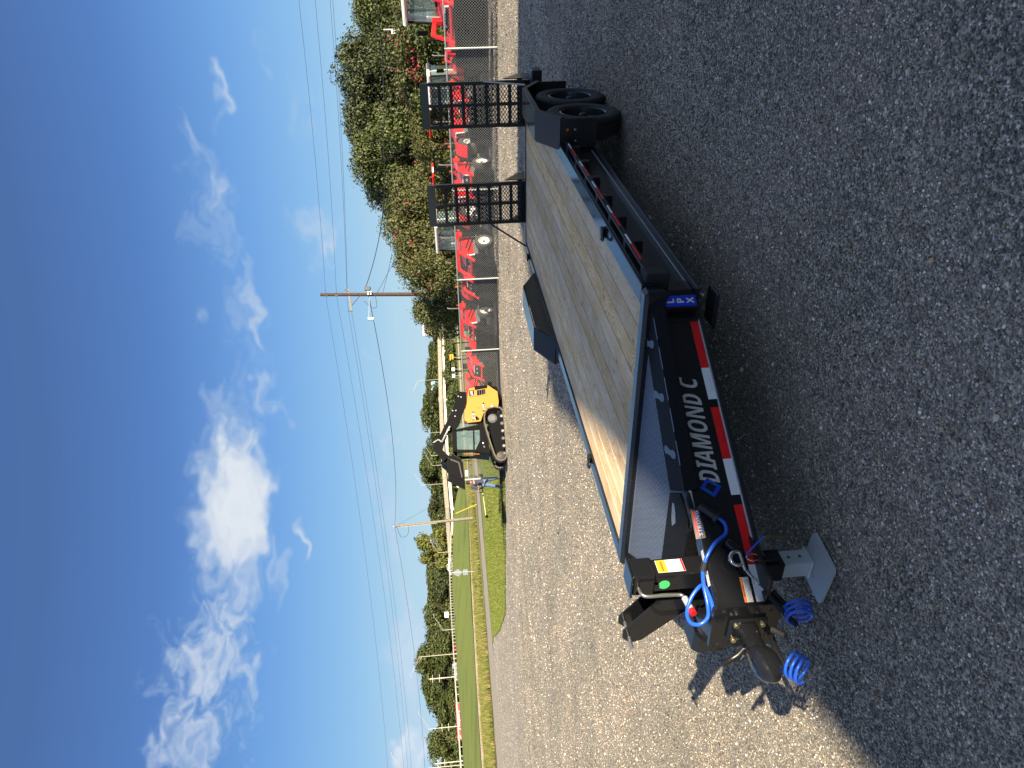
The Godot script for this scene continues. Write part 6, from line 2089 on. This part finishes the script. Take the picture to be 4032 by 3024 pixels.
	part(fl, "flag_stripe", G.new().bar(Vector3(-0.38, 5.0, 0), Vector3(-0.28, 4.2, 0), 0.034, 0.08, Vector3.RIGHT), MT.sign_red)

func street_light(at: Vector3, h: float, sg: float, label: String, double := true) -> void:
	var t := thing("street_light", label, "street light", at, 0.0, "street lights along the highway")
	part(t, "pole", G.new().rod(Vector3.ZERO, Vector3(0, h, 0), 0.11, 8, 0.08), MT.guard_steel)
	part(t, "arm", G.new().tube(smooth_path([Vector3(0, h * 0.98, 0), Vector3(sg * 2.4, h + 1.2, 0), Vector3(sg * 4.2, h + 2.2, 0)], 3), 0.05, 5), MT.guard_steel)
	if double:
		part(t, "brace_arm", G.new().tube(smooth_path([Vector3(0, h * 0.92, 0), Vector3(sg * 2.2, h + 0.8, 0), Vector3(sg * 4.0, h + 2.1, 0)], 3), 0.035, 5), MT.guard_steel)
	part(t, "lamp_head", G.new().box(Vector3(sg * 4.7, h + 2.3, 0), Vector3(1.0, 0.16, 0.35), Basis(), 0.05), MT.galvanised)

func make_highway() -> void:
	# guard rail on the crest
	var R := thing("guard_rail", "long pale steel guard rail along the crest of the grass bank", "guard rail", Vector3.ZERO)
	var cr := []
	for i in 6:
		cr.append(BANK[i][2])
	var path := smooth_path(cr, 10)
	var left := 0.0
	for i in path.size() - 1:
		var a := path[i]
		var b := path[i + 1]
		part(R, "rail", G.new().bar(a + Vector3(0, 0.72, 0), b + Vector3(0, 0.72, 0), 0.08, 0.30), MT.guard_steel)
		var ln := a.distance_to(b)
		while left < ln:
			var p := a.lerp(b, left / ln)
			part(R, "post", G.new().bx(p.x - 0.07, p.x + 0.07, p.y - 0.3, p.y + 0.92, p.z - 0.02, p.z + 0.16), MT.guard_steel)
			left += 2.1
		left -= ln
	# bridge
	var br := [[Vector3(-65.5, 7.93, -264.0), 7.0, 6.3], [Vector3(-55.0, 8.66, -284.0), 7.51, 6.0], [Vector3(-49.0, 9.01, -305.0), 7.73, 5.66], [Vector3(-38.5, 9.74, -322.0), 8.32, 6.13], [Vector3(-28.6, 10.07, -335.0), 8.66, 6.61], [Vector3(-5.0, 10.10, -365.0), 8.61, 6.75], [Vector3(32.8, 9.30, -400.0), 7.81, 5.90], [Vector3(78.0, 9.53, -430.0), 7.92, 6.02], [Vector3(149.6, 9.89, -470.0), 8.29, 6.37]]
	var B := thing("highway_bridge", "long concrete highway bridge on pale columns behind the tractors", "bridge", Vector3.ZERO)
	for i in br.size() - 1:
		var a: Vector3 = br[i][0]
		var b: Vector3 = br[i + 1][0]
		var d := (b - a).normalized()
		var back := Vector3(d.z, 0, -d.x)
		if back.z > 0.0:
			back = -back
		var ad: float = br[i][1]
		var bd: float = br[i + 1][1]
		var ag: float = br[i][2]
		var bg: float = br[i + 1][2]
		# barrier: one piece to each span, with joints proud
		var g := G.new()
		g.bar(Vector3(a.x, (a.y + ad) * 0.5, a.z), Vector3(b.x, (b.y + bd) * 0.5, b.z), 0.35, a.y - ad)
		part(B, "barrier", g, MT.concrete)
		var n := int(a.distance_to(b) / 6.0)
		for k in n:
			var p := a.lerp(b, (k + 0.5) / n)
			part(B, "barrier_pilaster", G.new().box(Vector3(p.x, p.y - 0.75, p.z + 0.22), Vector3(0.5, 1.2, 0.3)), MT.concrete)
		g = G.new()
		g.bar(Vector3(a.x, ad - 0.2, a.z) + back * 6.0, Vector3(b.x, bd - 0.2, b.z) + back * 6.0, 12.4, 0.4)
		part(B, "deck", g, MT.concrete)
		if i > 0:
			g = G.new()
			g.bar(Vector3(a.x, (ad + ag) * 0.5 - 0.35, a.z) + back * 1.2, Vector3(b.x, (bd + bg) * 0.5 - 0.35, b.z) + back * 1.2, 0.6, ad - ag - 0.7)
			part(B, "girder", g, MT.concrete_pale)
		if i >= 2:
			var m := maxi(1, int(a.distance_to(b) / 14.0))
			for k in m:
				var p := a.lerp(b, float(k) / m)
				var gy := lerpf(ag, bg, float(k) / m)
				for w in [1.6, 6.5, 11.0]:
					var q: Vector3 = p + back * w
					part(B, "column", G.new().rod(Vector3(q.x, -0.3, q.z), Vector3(q.x, gy, q.z), 0.5, 10), MT.concrete_pale)
				var q0 := p + back * 0.8
				var q1 := p + back * 12.0
				part(B, "pier_cap", G.new().bar(Vector3(q0.x, gy - 0.2, q0.z), Vector3(q1.x, gy - 0.2, q1.z), 1.0, 1.0), MT.concrete_pale)
	# lamps
	var lamps := [[Vector3(-70.8, 4.3, -198.0), 11.7, -1.0, "street light standing forward on the bank in front of the maroon car"], [Vector3(-92.4, 6.3, -203.0), 8.6, 1.0, "street light crossing the red banner sign"], [Vector3(-59.9, 7.3, -272.0), 4.7, 1.0, "short street light between the yellow-green tree and the pickup"], [Vector3(-74.0, 6.2, -228.0), 4.2, 1.0, "street light above the small white sign side of the rail"], [Vector3(-41.3, 9.4, -322.5), 9.6, 1.0, "street light rising above the loader's bucket"], [Vector3(-30.0, 9.6, -335.5), 5.0, 1.0, "street light just above the loader's boom tip"], [Vector3(-20.4, 9.7, -347.0), 5.0, 1.0, "street light above the loader's cab"], [Vector3(-34.0, 9.6, -330.5), 4.6, 1.0, "street light nearest the loader's bucket hinge"], [Vector3(4.6, 9.9, -375.0), 10.5, -1.0, "tall thin street light beside the teal billboard"], [Vector3(-96.4, 6.0, -190.0), 15.5, 1.0, "tall street light at the photo's lower edge against the cloud"]]
	for q in lamps:
		street_light(q[0], q[1], q[2], q[3])
	# poles of the far power line with crossarms
	for q in [[-83.5, -215.0, 14.5, "pale power pole with two crossarms above the silver car"], [-101.0, -222.0, 13.0, "pale power pole behind the red banner sign"], [-113.0, -225.0, 15.0, "pale power pole near the photo's lower edge with a white star sign"]]:
		var t := thing("far_pole", q[3], "utility pole", Vector3(q[0], 0.0, q[1]), 0.3, "pale power poles beyond the highway")
		part(t, "shaft", G.new().rod(Vector3.ZERO, Vector3(0, q[2], 0), 0.12, 8), MT.concrete_pale)
		for k in 2:
			part(t, "crossarm", G.new().bar(Vector3(-1.1, q[2] - 0.9 - k * 2.0, 0), Vector3(1.1, q[2] - 0.9 - k * 2.0, 0), 0.08, 0.08), MT.concrete_pale)
	# signs
	var rs := thing("banner_sign", "long red banner sign with white lettering behind the guard rail", "sign", Vector3(-92.1, 6.1, -205.0), deg_to_rad(24.0))
	part(rs, "panel", G.new().bx(-4.6, 4.6, 0.0, 1.15, -0.15, 0.0), MT.sign_red)
	for x in [-4.0, 0.0, 4.0]:
		part(rs, "support", G.new().bx(x - 0.1, x + 0.1, -6.0, 0.0, -0.14, -0.02), MT.concrete)
	letters(rs, "CBEANS (-", 0.62, frame(Vector3(0.5, 0.56, 0.02), Vector3.RIGHT, Vector3.UP), MT.sign_white, 1.25, 0.0, "lettering", 0.03)
	var ring := PackedVector3Array()
	for k in 17:
		var w := TAU * k / 16.0
		ring.append(Vector3(-3.75 + cos(w) * 0.33, 0.57 + sin(w) * 0.33, 0.04))
	part(rs, "ring_emblem", G.new().tube(ring, 0.09, 5), MT.sign_white)
	var ar := thing("arrow_sign", "white sign with blue arrow and dark lettering beside the shrubs", "sign", Vector3(5.55, 3.5, -62.0), deg_to_rad(0.0))
	part(ar, "panel", G.new().bx(-1.05, 1.05, 0.0, 0.82, -0.08, 0.0), MT.sign_white)
	letters(ar, "ROBICHAUX", 0.17, frame(Vector3(0.20, 0.64, 0.01), Vector3.RIGHT, Vector3.UP), MT.sign_blue, 1.25, 0.0, "lettering", 0.015)
	part(ar, "script", G.new().tube(smooth_path([Vector3(-0.35, 0.15, 0.02), Vector3(-0.1, 0.36, 0.02), Vector3(0.0, 0.2, 0.02), Vector3(0.2, 0.42, 0.02), Vector3(0.35, 0.22, 0.02), Vector3(0.6, 0.38, 0.02), Vector3(0.8, 0.3, 0.02)], 4), 0.03, 5), MT.ink)
	var ag2 := G.new()
	ag2.prism(PackedVector2Array([Vector2(-0.90, 0.06), Vector2(-0.76, 0.06), Vector2(-0.76, 0.52), Vector2(-0.70, 0.52), Vector2(-0.83, 0.72), Vector2(-0.96, 0.52), Vector2(-0.90, 0.52)]), 0.003, 0.02)
	part(ar, "arrow", ag2, MT.sign_blue)
	for x in [-0.8, 0.8]:
		part(ar, "support", G.new().rod(Vector3(x, -3.55, -0.05), Vector3(x, 0.0, -0.05), 0.06, 8), MT.tractor_grey)
	var bb := thing("billboard", "pale teal billboard with white lettering above the bridge", "billboard", Vector3(0.3, 9.6, -388.0))
	part(bb, "panel", G.new().bx(-3.6, 3.6, 0.4, 4.6, -0.3, 0.0), MT.sign_teal)
	part(bb, "white_margin", G.new().bx(-3.5, 3.5, 3.9, 4.5, 0.003, 0.03), MT.sign_white)
	letters(bb, "SEANIE", 1.0, frame(Vector3(-1.2, 2.0, 0.03), Vector3.RIGHT, Vector3.UP), MT.sign_white, 1.0, 0.0, "lettering", 0.03)
	for x in [-2.5, 2.5]:
		part(bb, "support", G.new().rod(Vector3(x, -9.6, -0.3), Vector3(x, 0.5, -0.3), 0.25, 8), MT.concrete)
	var os := thing("arrow_board", "small amber sign with black arrow under the bridge", "sign", Vector3(6.1, 1.85, -150.0))
	part(os, "panel", G.new().bx(-0.65, 0.65, 0.0, 0.75, -0.04, 0.0), MT.sign_amber)
	var oa := G.new()
	oa.prism(PackedVector2Array([Vector2(-0.5, 0.37), Vector2(-0.25, 0.6), Vector2(-0.25, 0.45), Vector2(0.45, 0.45), Vector2(0.45, 0.3), Vector2(-0.25, 0.3), Vector2(-0.25, 0.14)]), 0.003, 0.02)
	part(os, "arrow", oa, MT.ink)
	part(os, "post", G.new().rod(Vector3(0, -1.9, -0.06), Vector3(0, 0.7, -0.06), 0.04, 6), MT.galvanised)
	for q in [[3.7, "white square sign beside the amber arrow sign"], [2.4, "smaller white square sign beside the amber arrow sign"]]:
		var t := thing("route_sign", q[1], "sign", Vector3(q[0], 1.75, -150.0))
		part(t, "panel", G.new().bx(-0.38, 0.38, 0.0, 0.6, -0.03, 0.0), MT.sign_white)
		part(t, "print", G.new().bx(-0.2, 0.2, 0.18, 0.42, 0.003, 0.01), MT.grey_ink)
		part(t, "post", G.new().rod(Vector3(0, -1.8, -0.05), Vector3(0, 0.6, -0.05), 0.04, 6), MT.galvanised)
	var bs := thing("sign_back", "grey backs of a diamond and a square road sign on one post", "sign", Vector3(-29.4, 0.0, -118.0))
	part(bs, "post", G.new().rod(Vector3(0, -0.1, 0.06), Vector3(0.1, 4.45, 0.06), 0.05, 6), MT.galvanised)
	var dg := G.new()
	dg.prism(PackedVector2Array([Vector2(0, 2.55), Vector2(0.62, 3.3), Vector2(0, 4.25), Vector2(-0.62, 3.3)]), 0.0, 0.03)
	part(bs, "diamond_panel", dg, MT.sign_back)
	part(bs, "square_panel", G.new().bx(-0.45, 0.45, 1.75, 2.5, 0.0, 0.03), MT.sign_back)
	var ws := thing("lot_sign", "small tilted white sign behind the guard rail beside the maroon car", "sign", Vector3(-64.5, 6.2, -212.0), 0.5)
	part(ws, "panel", G.new().bx(-0.8, 0.8, 1.6, 2.7, -0.05, 0.05), MT.sign_white)
	part(ws, "post", G.new().rod(Vector3(0, 0, -0.1), Vector3(0, 2.4, -0.1), 0.06, 6), MT.galvanised)
	make_cars()

func make_car(label: String, at: Vector3, turn: float, m: Material, kind: int) -> void:
	var C := thing("car" if kind != 2 else "pickup_truck", label, "car" if kind != 2 else "pickup", at, turn, "vehicles on the highway")
	var prof: PackedVector2Array
	var cabin: PackedVector2Array
	if kind == 0:
		prof = PackedVector2Array([Vector2(-2.25, 0.35), Vector2(2.25, 0.35), Vector2(2.3, 0.65), Vector2(2.1, 0.85), Vector2(1.0, 0.98), Vector2(-1.6, 1.0), Vector2(-2.25, 0.9)])
		cabin = PackedVector2Array([Vector2(1.05, 0.96), Vector2(0.3, 1.42), Vector2(-1.0, 1.45), Vector2(-1.75, 0.98)])
	elif kind == 1:
		prof = PackedVector2Array([Vector2(-2.3, 0.4), Vector2(2.3, 0.4), Vector2(2.35, 0.8), Vector2(2.1, 1.0), Vector2(1.0, 1.1), Vector2(-2.3, 1.1)])
		cabin = PackedVector2Array([Vector2(1.05, 1.08), Vector2(0.35, 1.68), Vector2(-1.9, 1.70), Vector2(-2.28, 1.08)])
	else:
		prof = PackedVector2Array([Vector2(-2.9, 0.5), Vector2(2.9, 0.5), Vector2(2.95, 0.95), Vector2(2.7, 1.15), Vector2(1.4, 1.22), Vector2(-2.9, 1.22)])
		cabin = PackedVector2Array([Vector2(1.45, 1.20), Vector2(0.7, 1.85), Vector2(-0.85, 1.88), Vector2(-1.05, 1.20)])
	part(C, "body", G.new().prism(prof, -0.88, 0.88), m)
	part(C, "cabin", G.new().prism(cabin, -0.74, 0.74), m)
	for s: float in [-1.0, 1.0]:
		var gl := PackedVector2Array()
		var ce := Vector2.ZERO
		for p in cabin:
			ce += p * 0.25
		for p in cabin:
			gl.append(ce + (p - ce) * 0.78)
		part(C, "side_window", G.new().prism(gl, s * 0.741, s * 0.75), MT.dark_glass)
		part(C, "pillar", G.new().bar(Vector3(ce.x, ce.y - 0.22, s * 0.755), Vector3(ce.x, ce.y + 0.24, s * 0.755), 0.01, 0.12, Vector3.RIGHT), m)
		for x in [prof[0].x + 0.85, prof[1].x - 0.85]:
			var Wn := Node3D.new()
			Wn.name = "wheel"
			C.add_child(Wn, true)
			part(Wn, "tyre", disc(G.new(), [[0.2, 0.10], [0.33, 0.08], [0.35, 0.0], [0.33, -0.1]], Vector3(x, 0.35, s * 0.80), Vector3(0, 0, s), 16), MT.rubber)
			part(Wn, "rim", disc(G.new(), [[0.0, 0.09], [0.2, 0.1], [0.21, 0.05]], Vector3(x, 0.35, s * 0.80), Vector3(0, 0, s), 12), MT.rim_silver)
		part(C, "headlight", G.new().box(Vector3(prof[1].x - 0.02, 0.72, s * 0.62), Vector3(0.12, 0.14, 0.3)), MT.rim_silver)
		part(C, "tail_light", G.new().box(Vector3(prof[0].x + 0.0, 0.85, s * 0.68), Vector3(0.06, 0.16, 0.25)), MT.red_plastic)

func make_cars() -> void:
	make_car("white pickup truck on the highway behind the guard rail", Vector3(-64.6, 6.95, -268.5), deg_to_rad(200.0), MT.car_white, 2)
	make_car("dark blue car on the highway just behind the weathered wooden pole", Vector3(-54.0, 7.55, -293.0), deg_to_rad(205.0), MT.car_blue, 1)
	make_car("white car on the bridge below the teal billboard", Vector3(-5.6, 9.0, -371.0), deg_to_rad(222.0), MT.car_white, 0)
	make_car("maroon car behind the guard rail beside the forward street light", Vector3(-76.6, 5.75, -216.0), deg_to_rad(150.0), MT.car_maroon, 0)
	make_car("silver car behind the guard rail below the power pole", Vector3(-80.6, 5.95, -211.5), deg_to_rad(160.0), MT.car_silver, 1)

# ---------------------------------------------------------------- the man with a string trimmer
func body_mesh(bones: Array, cell: float, kk: float) -> G:   # bones: [a, ra, b, rb]
	var lo := Vector3.ONE * 99.0
	var hi := -lo
	for b in bones:
		var r: float = maxf(b[1], b[3]) + 0.05
		for p in [b[0], b[2]]:
			lo = lo.min(p - Vector3.ONE * r)
			hi = hi.max(p + Vector3.ONE * r)
	var nx := int((hi.x - lo.x) / cell) + 2
	var ny := int((hi.y - lo.y) / cell) + 2
	var nz := int((hi.z - lo.z) / cell) + 2
	var f := PackedFloat32Array()
	f.resize(nx * ny * nz)
	f.fill(1.0)
	for b in bones:
		var a: Vector3 = b[0]
		var d: Vector3 = b[2] - a
		var ll := maxf(d.length_squared(), 1e-6)
		var r: float = maxf(b[1], b[3]) + kk + cell * 2.0
		var p0 := ((a.min(b[2]) - Vector3.ONE * r - lo) / cell).floor().max(Vector3.ZERO)
		var p1 := ((a.max(b[2]) + Vector3.ONE * r - lo) / cell).ceil().min(Vector3(nx - 1, ny - 1, nz - 1))
		for z in range(int(p0.z), int(p1.z) + 1):
			for y in range(int(p0.y), int(p1.y) + 1):
				for x in range(int(p0.x), int(p1.x) + 1):
					var p := lo + Vector3(x, y, z) * cell
					var t := clampf((p - a).dot(d) / ll, 0.0, 1.0)
					var s: float = p.distance_to(a + d * t) - lerpf(b[1], b[3], t)
					var i := (z * ny + y) * nx + x
					var h := clampf(0.5 + 0.5 * (f[i] - s) / kk, 0.0, 1.0)
					f[i] = lerpf(f[i], s, h) - kk * h * (1.0 - h)
	var id := {}
	var g := G.new()
	var at := func(x: int, y: int, z: int) -> float: return f[(z * ny + y) * nx + x]
	for z in nz - 1:
		for y in ny - 1:
			for x in nx - 1:
				var neg := 0
				var c := Vector3.ZERO
				var cnt := 0
				for e in [[0, 0, 0, 1, 0, 0], [0, 1, 0, 1, 1, 0], [0, 0, 1, 1, 0, 1], [0, 1, 1, 1, 1, 1], [0, 0, 0, 0, 1, 0], [1, 0, 0, 1, 1, 0], [0, 0, 1, 0, 1, 1], [1, 0, 1, 1, 1, 1], [0, 0, 0, 0, 0, 1], [1, 0, 0, 1, 0, 1], [0, 1, 0, 0, 1, 1], [1, 1, 0, 1, 1, 1]]:
					var va: float = f[((z + e[2]) * ny + y + e[1]) * nx + x + e[0]]
					var vb: float = f[((z + e[5]) * ny + y + e[4]) * nx + x + e[3]]
					if (va < 0.0) != (vb < 0.0):
						var t := va / (va - vb)
						c += Vector3(e[0], e[1], e[2]).lerp(Vector3(e[3], e[4], e[5]), t)
						cnt += 1
				if cnt:
					var p := lo + (Vector3(x, y, z) + c / cnt) * cell
					var gr := Vector3(at.call(x + 1, y, z) - at.call(x, y, z), at.call(x, y + 1, z) - at.call(x, y, z), at.call(x, y, z + 1) - at.call(x, y, z))
					id[(z * ny + y) * nx + x] = g.v.size()
					g._p(p, gr.normalized())
	for k in id:
		var x: int = k % nx
		var y: int = (k / nx) % ny
		var z: int = k / (nx * ny)
		for ax in 3:
			var o := [1, 0, 0] if ax == 0 else ([0, 1, 0] if ax == 1 else [0, 0, 1])
			if x + o[0] >= nx or y + o[1] >= ny or z + o[2] >= nz:
				continue
			var va: float = f[k]
			var vb: float = f[((z + o[2]) * ny + y + o[1]) * nx + x + o[0]]
			if (va < 0.0) == (vb < 0.0):
				continue
			var s1: int = nx if ax == 0 else (nx * ny if ax == 1 else 1)
			var s2: int = nx * ny if ax == 0 else (1 if ax == 1 else nx)
			if not (id.has(k - s1) and id.has(k - s2) and id.has(k - s1 - s2)):
				continue
			var q := [id[k], id[k - s1], id[k - s1 - s2], id[k - s2]]
			if va < 0.0:
				g.ix.append_array([q[0], q[2], q[1], q[0], q[3], q[2]])
			else:
				g.ix.append_array([q[0], q[1], q[2], q[0], q[2], q[3]])
	return g

func make_person() -> void:
	# stands with his back to the lot, feet apart, arms forward and down; x to his right in the picture, -z away
	var P := thing("person", "person in dark shirt and jeans walking away behind the fence corner post", "person", Vector3(-4.62, -0.05, -35.6), deg_to_rad(12.0))
	var hip := Vector3(0, 0.92, 0)
	var che := Vector3(0.02, 1.30, -0.04)
	var nk := Vector3(0.02, 1.50, -0.06)
	var hd := Vector3(0.03, 1.62, -0.10)
	var sl := Vector3(-0.19, 1.43, -0.04)
	var sr := Vector3(0.21, 1.43, -0.06)
	var el := Vector3(-0.31, 1.18, -0.02)
	var er := Vector3(0.33, 1.18, -0.05)
	var wl := Vector3(-0.26, 0.98, -0.20)
	var wr := Vector3(0.20, 1.00, -0.26)
	var body := [[hip, 0.15, Vector3(0.01, 1.12, -0.01), 0.14], [Vector3(0.01, 1.12, -0.01), 0.14, che, 0.165], [che + Vector3(-0.08, 0.05, 0), 0.12, che + Vector3(0.08, 0.05, 0), 0.12], [che, 0.13, nk, 0.06], [nk, 0.06, hd, 0.07], [hd, 0.088, hd + Vector3(0, 0.06, -0.01), 0.092], [hd + Vector3(0, -0.04, -0.06), 0.05, hd + Vector3(0, 0.0, -0.075), 0.045], [sl, 0.075, el, 0.052], [el, 0.05, wl, 0.036], [sr, 0.075, er, 0.052], [er, 0.05, wr, 0.036], [wl, 0.034, wl + Vector3(0.0, -0.05, -0.04), 0.038], [wr, 0.034, wr + Vector3(-0.01, -0.05, -0.04), 0.038]]
	for s: float in [-1.0, 1.0]:
		var h0 := Vector3(0.10 * s, 0.90, 0)
		var kn := Vector3((0.13 if s > 0 else -0.20), 0.50, (-0.04 if s > 0 else 0.02))
		var an := Vector3((0.14 if s > 0 else -0.30), 0.10, (0.03 if s > 0 else 0.10))
		body.append_array([[h0, 0.115, kn, 0.07], [kn, 0.07, an, 0.045], [an, 0.045, an + Vector3(0, -0.05, -0.05), 0.045], [an + Vector3(0, -0.05, -0.02), 0.045, an + Vector3(0, -0.06, -0.15), 0.035]])
	part(P, "body", body_mesh(body, 0.022, 0.035), MT.skin)
	var grow := func(a: Array, k: float) -> Array:
		var o := []
		for b in a:
			o.append([b[0], b[1] + k, b[2], b[3] + k])
		return o
	part(P, "shirt", body_mesh(grow.call([body[0], body[1], body[2], [che, 0.12, nk + Vector3(0, -0.05, 0), 0.06], [sl, 0.075, sl.lerp(el, 0.75), 0.066], [sr, 0.075, sr.lerp(er, 0.75), 0.066]], 0.012), 0.022, 0.035), MT.shirt)
	var legs := [[hip, 0.14, hip + Vector3(0, -0.03, 0), 0.15]]
	for i in [13, 14, 17, 18]:
		legs.append(body[i])
	part(P, "jeans", body_mesh(grow.call(legs, 0.014), 0.022, 0.03), MT.jeans)
	part(P, "shoe", body_mesh(grow.call([body[16]], 0.012), 0.018, 0.02), MT.shoe)
	part(P, "shoe", body_mesh(grow.call([body[20]], 0.012), 0.018, 0.02), MT.shoe)
	part(P, "hair", body_mesh([[hd + Vector3(0, 0.05, 0.02), 0.092, hd + Vector3(0, 0.0, 0.035), 0.078]], 0.02, 0.02), MT.hair)
	for k in 2:
		part(P, "shirt_print", G.new().bx(-0.07, 0.10, 1.36 + k * 0.045, 1.385 + k * 0.045, 0.13, 0.150), MT.white_sticker if k == 0 else MT.sign_red)
	var S := thing("string_trimmer", "yellow-shafted string trimmer held out over the grass beside the person", "trimmer", Vector3(-4.62, -0.05, -35.6), deg_to_rad(12.0))
	var a := Vector3(0.25, 1.02, -0.30)
	var b := Vector3(-0.50, 0.97, -0.30)
	var c := Vector3(-1.60, 0.90, -0.25)
	part(S, "engine", G.new().box(a + Vector3(0.08, 0, 0), Vector3(0.20, 0.20, 0.20), Basis(), 0.04), MT.tractor_black)
	part(S, "shaft", G.new().rod(a, c, 0.022, 8), MT.trim_yellow)
	part(S, "grip_sleeve", G.new().rod(a, b, 0.030, 8), MT.black_matt)
	var lp := PackedVector3Array()
	for k in 17:
		var w := TAU * k / 16.0
		lp.append(b + Vector3(0.0, 0.02, 0) + Vector3(0.3, cos(w) * 0.12 + 0.05, sin(w) * 0.09) * Vector3(0.1, 1, 1))
	part(S, "loop_handle", G.new().tube(lp, 0.016, 6), MT.black_matt)
	part(S, "cutting_head", G.new().rod(c + Vector3(0, 0.02, 0), c + Vector3(-0.06, -0.10, 0), 0.06, 10, 0.08), MT.tractor_black)
	part(S, "guard", G.new().bar(c + Vector3(0.12, -0.02, 0.02), c + Vector3(0.22, -0.26, 0.02), 0.20, 0.02), MT.tractor_black)

func _ready() -> void:
	set_camera_and_light()
	make_materials()
	make_ground()
	make_stones()
	make_grass()
	make_workshop()
	make_trailer()
	make_fence()
	make_tractors()
	make_track_loader()
	make_highway()
	make_poles()
	make_trees()
	make_person()
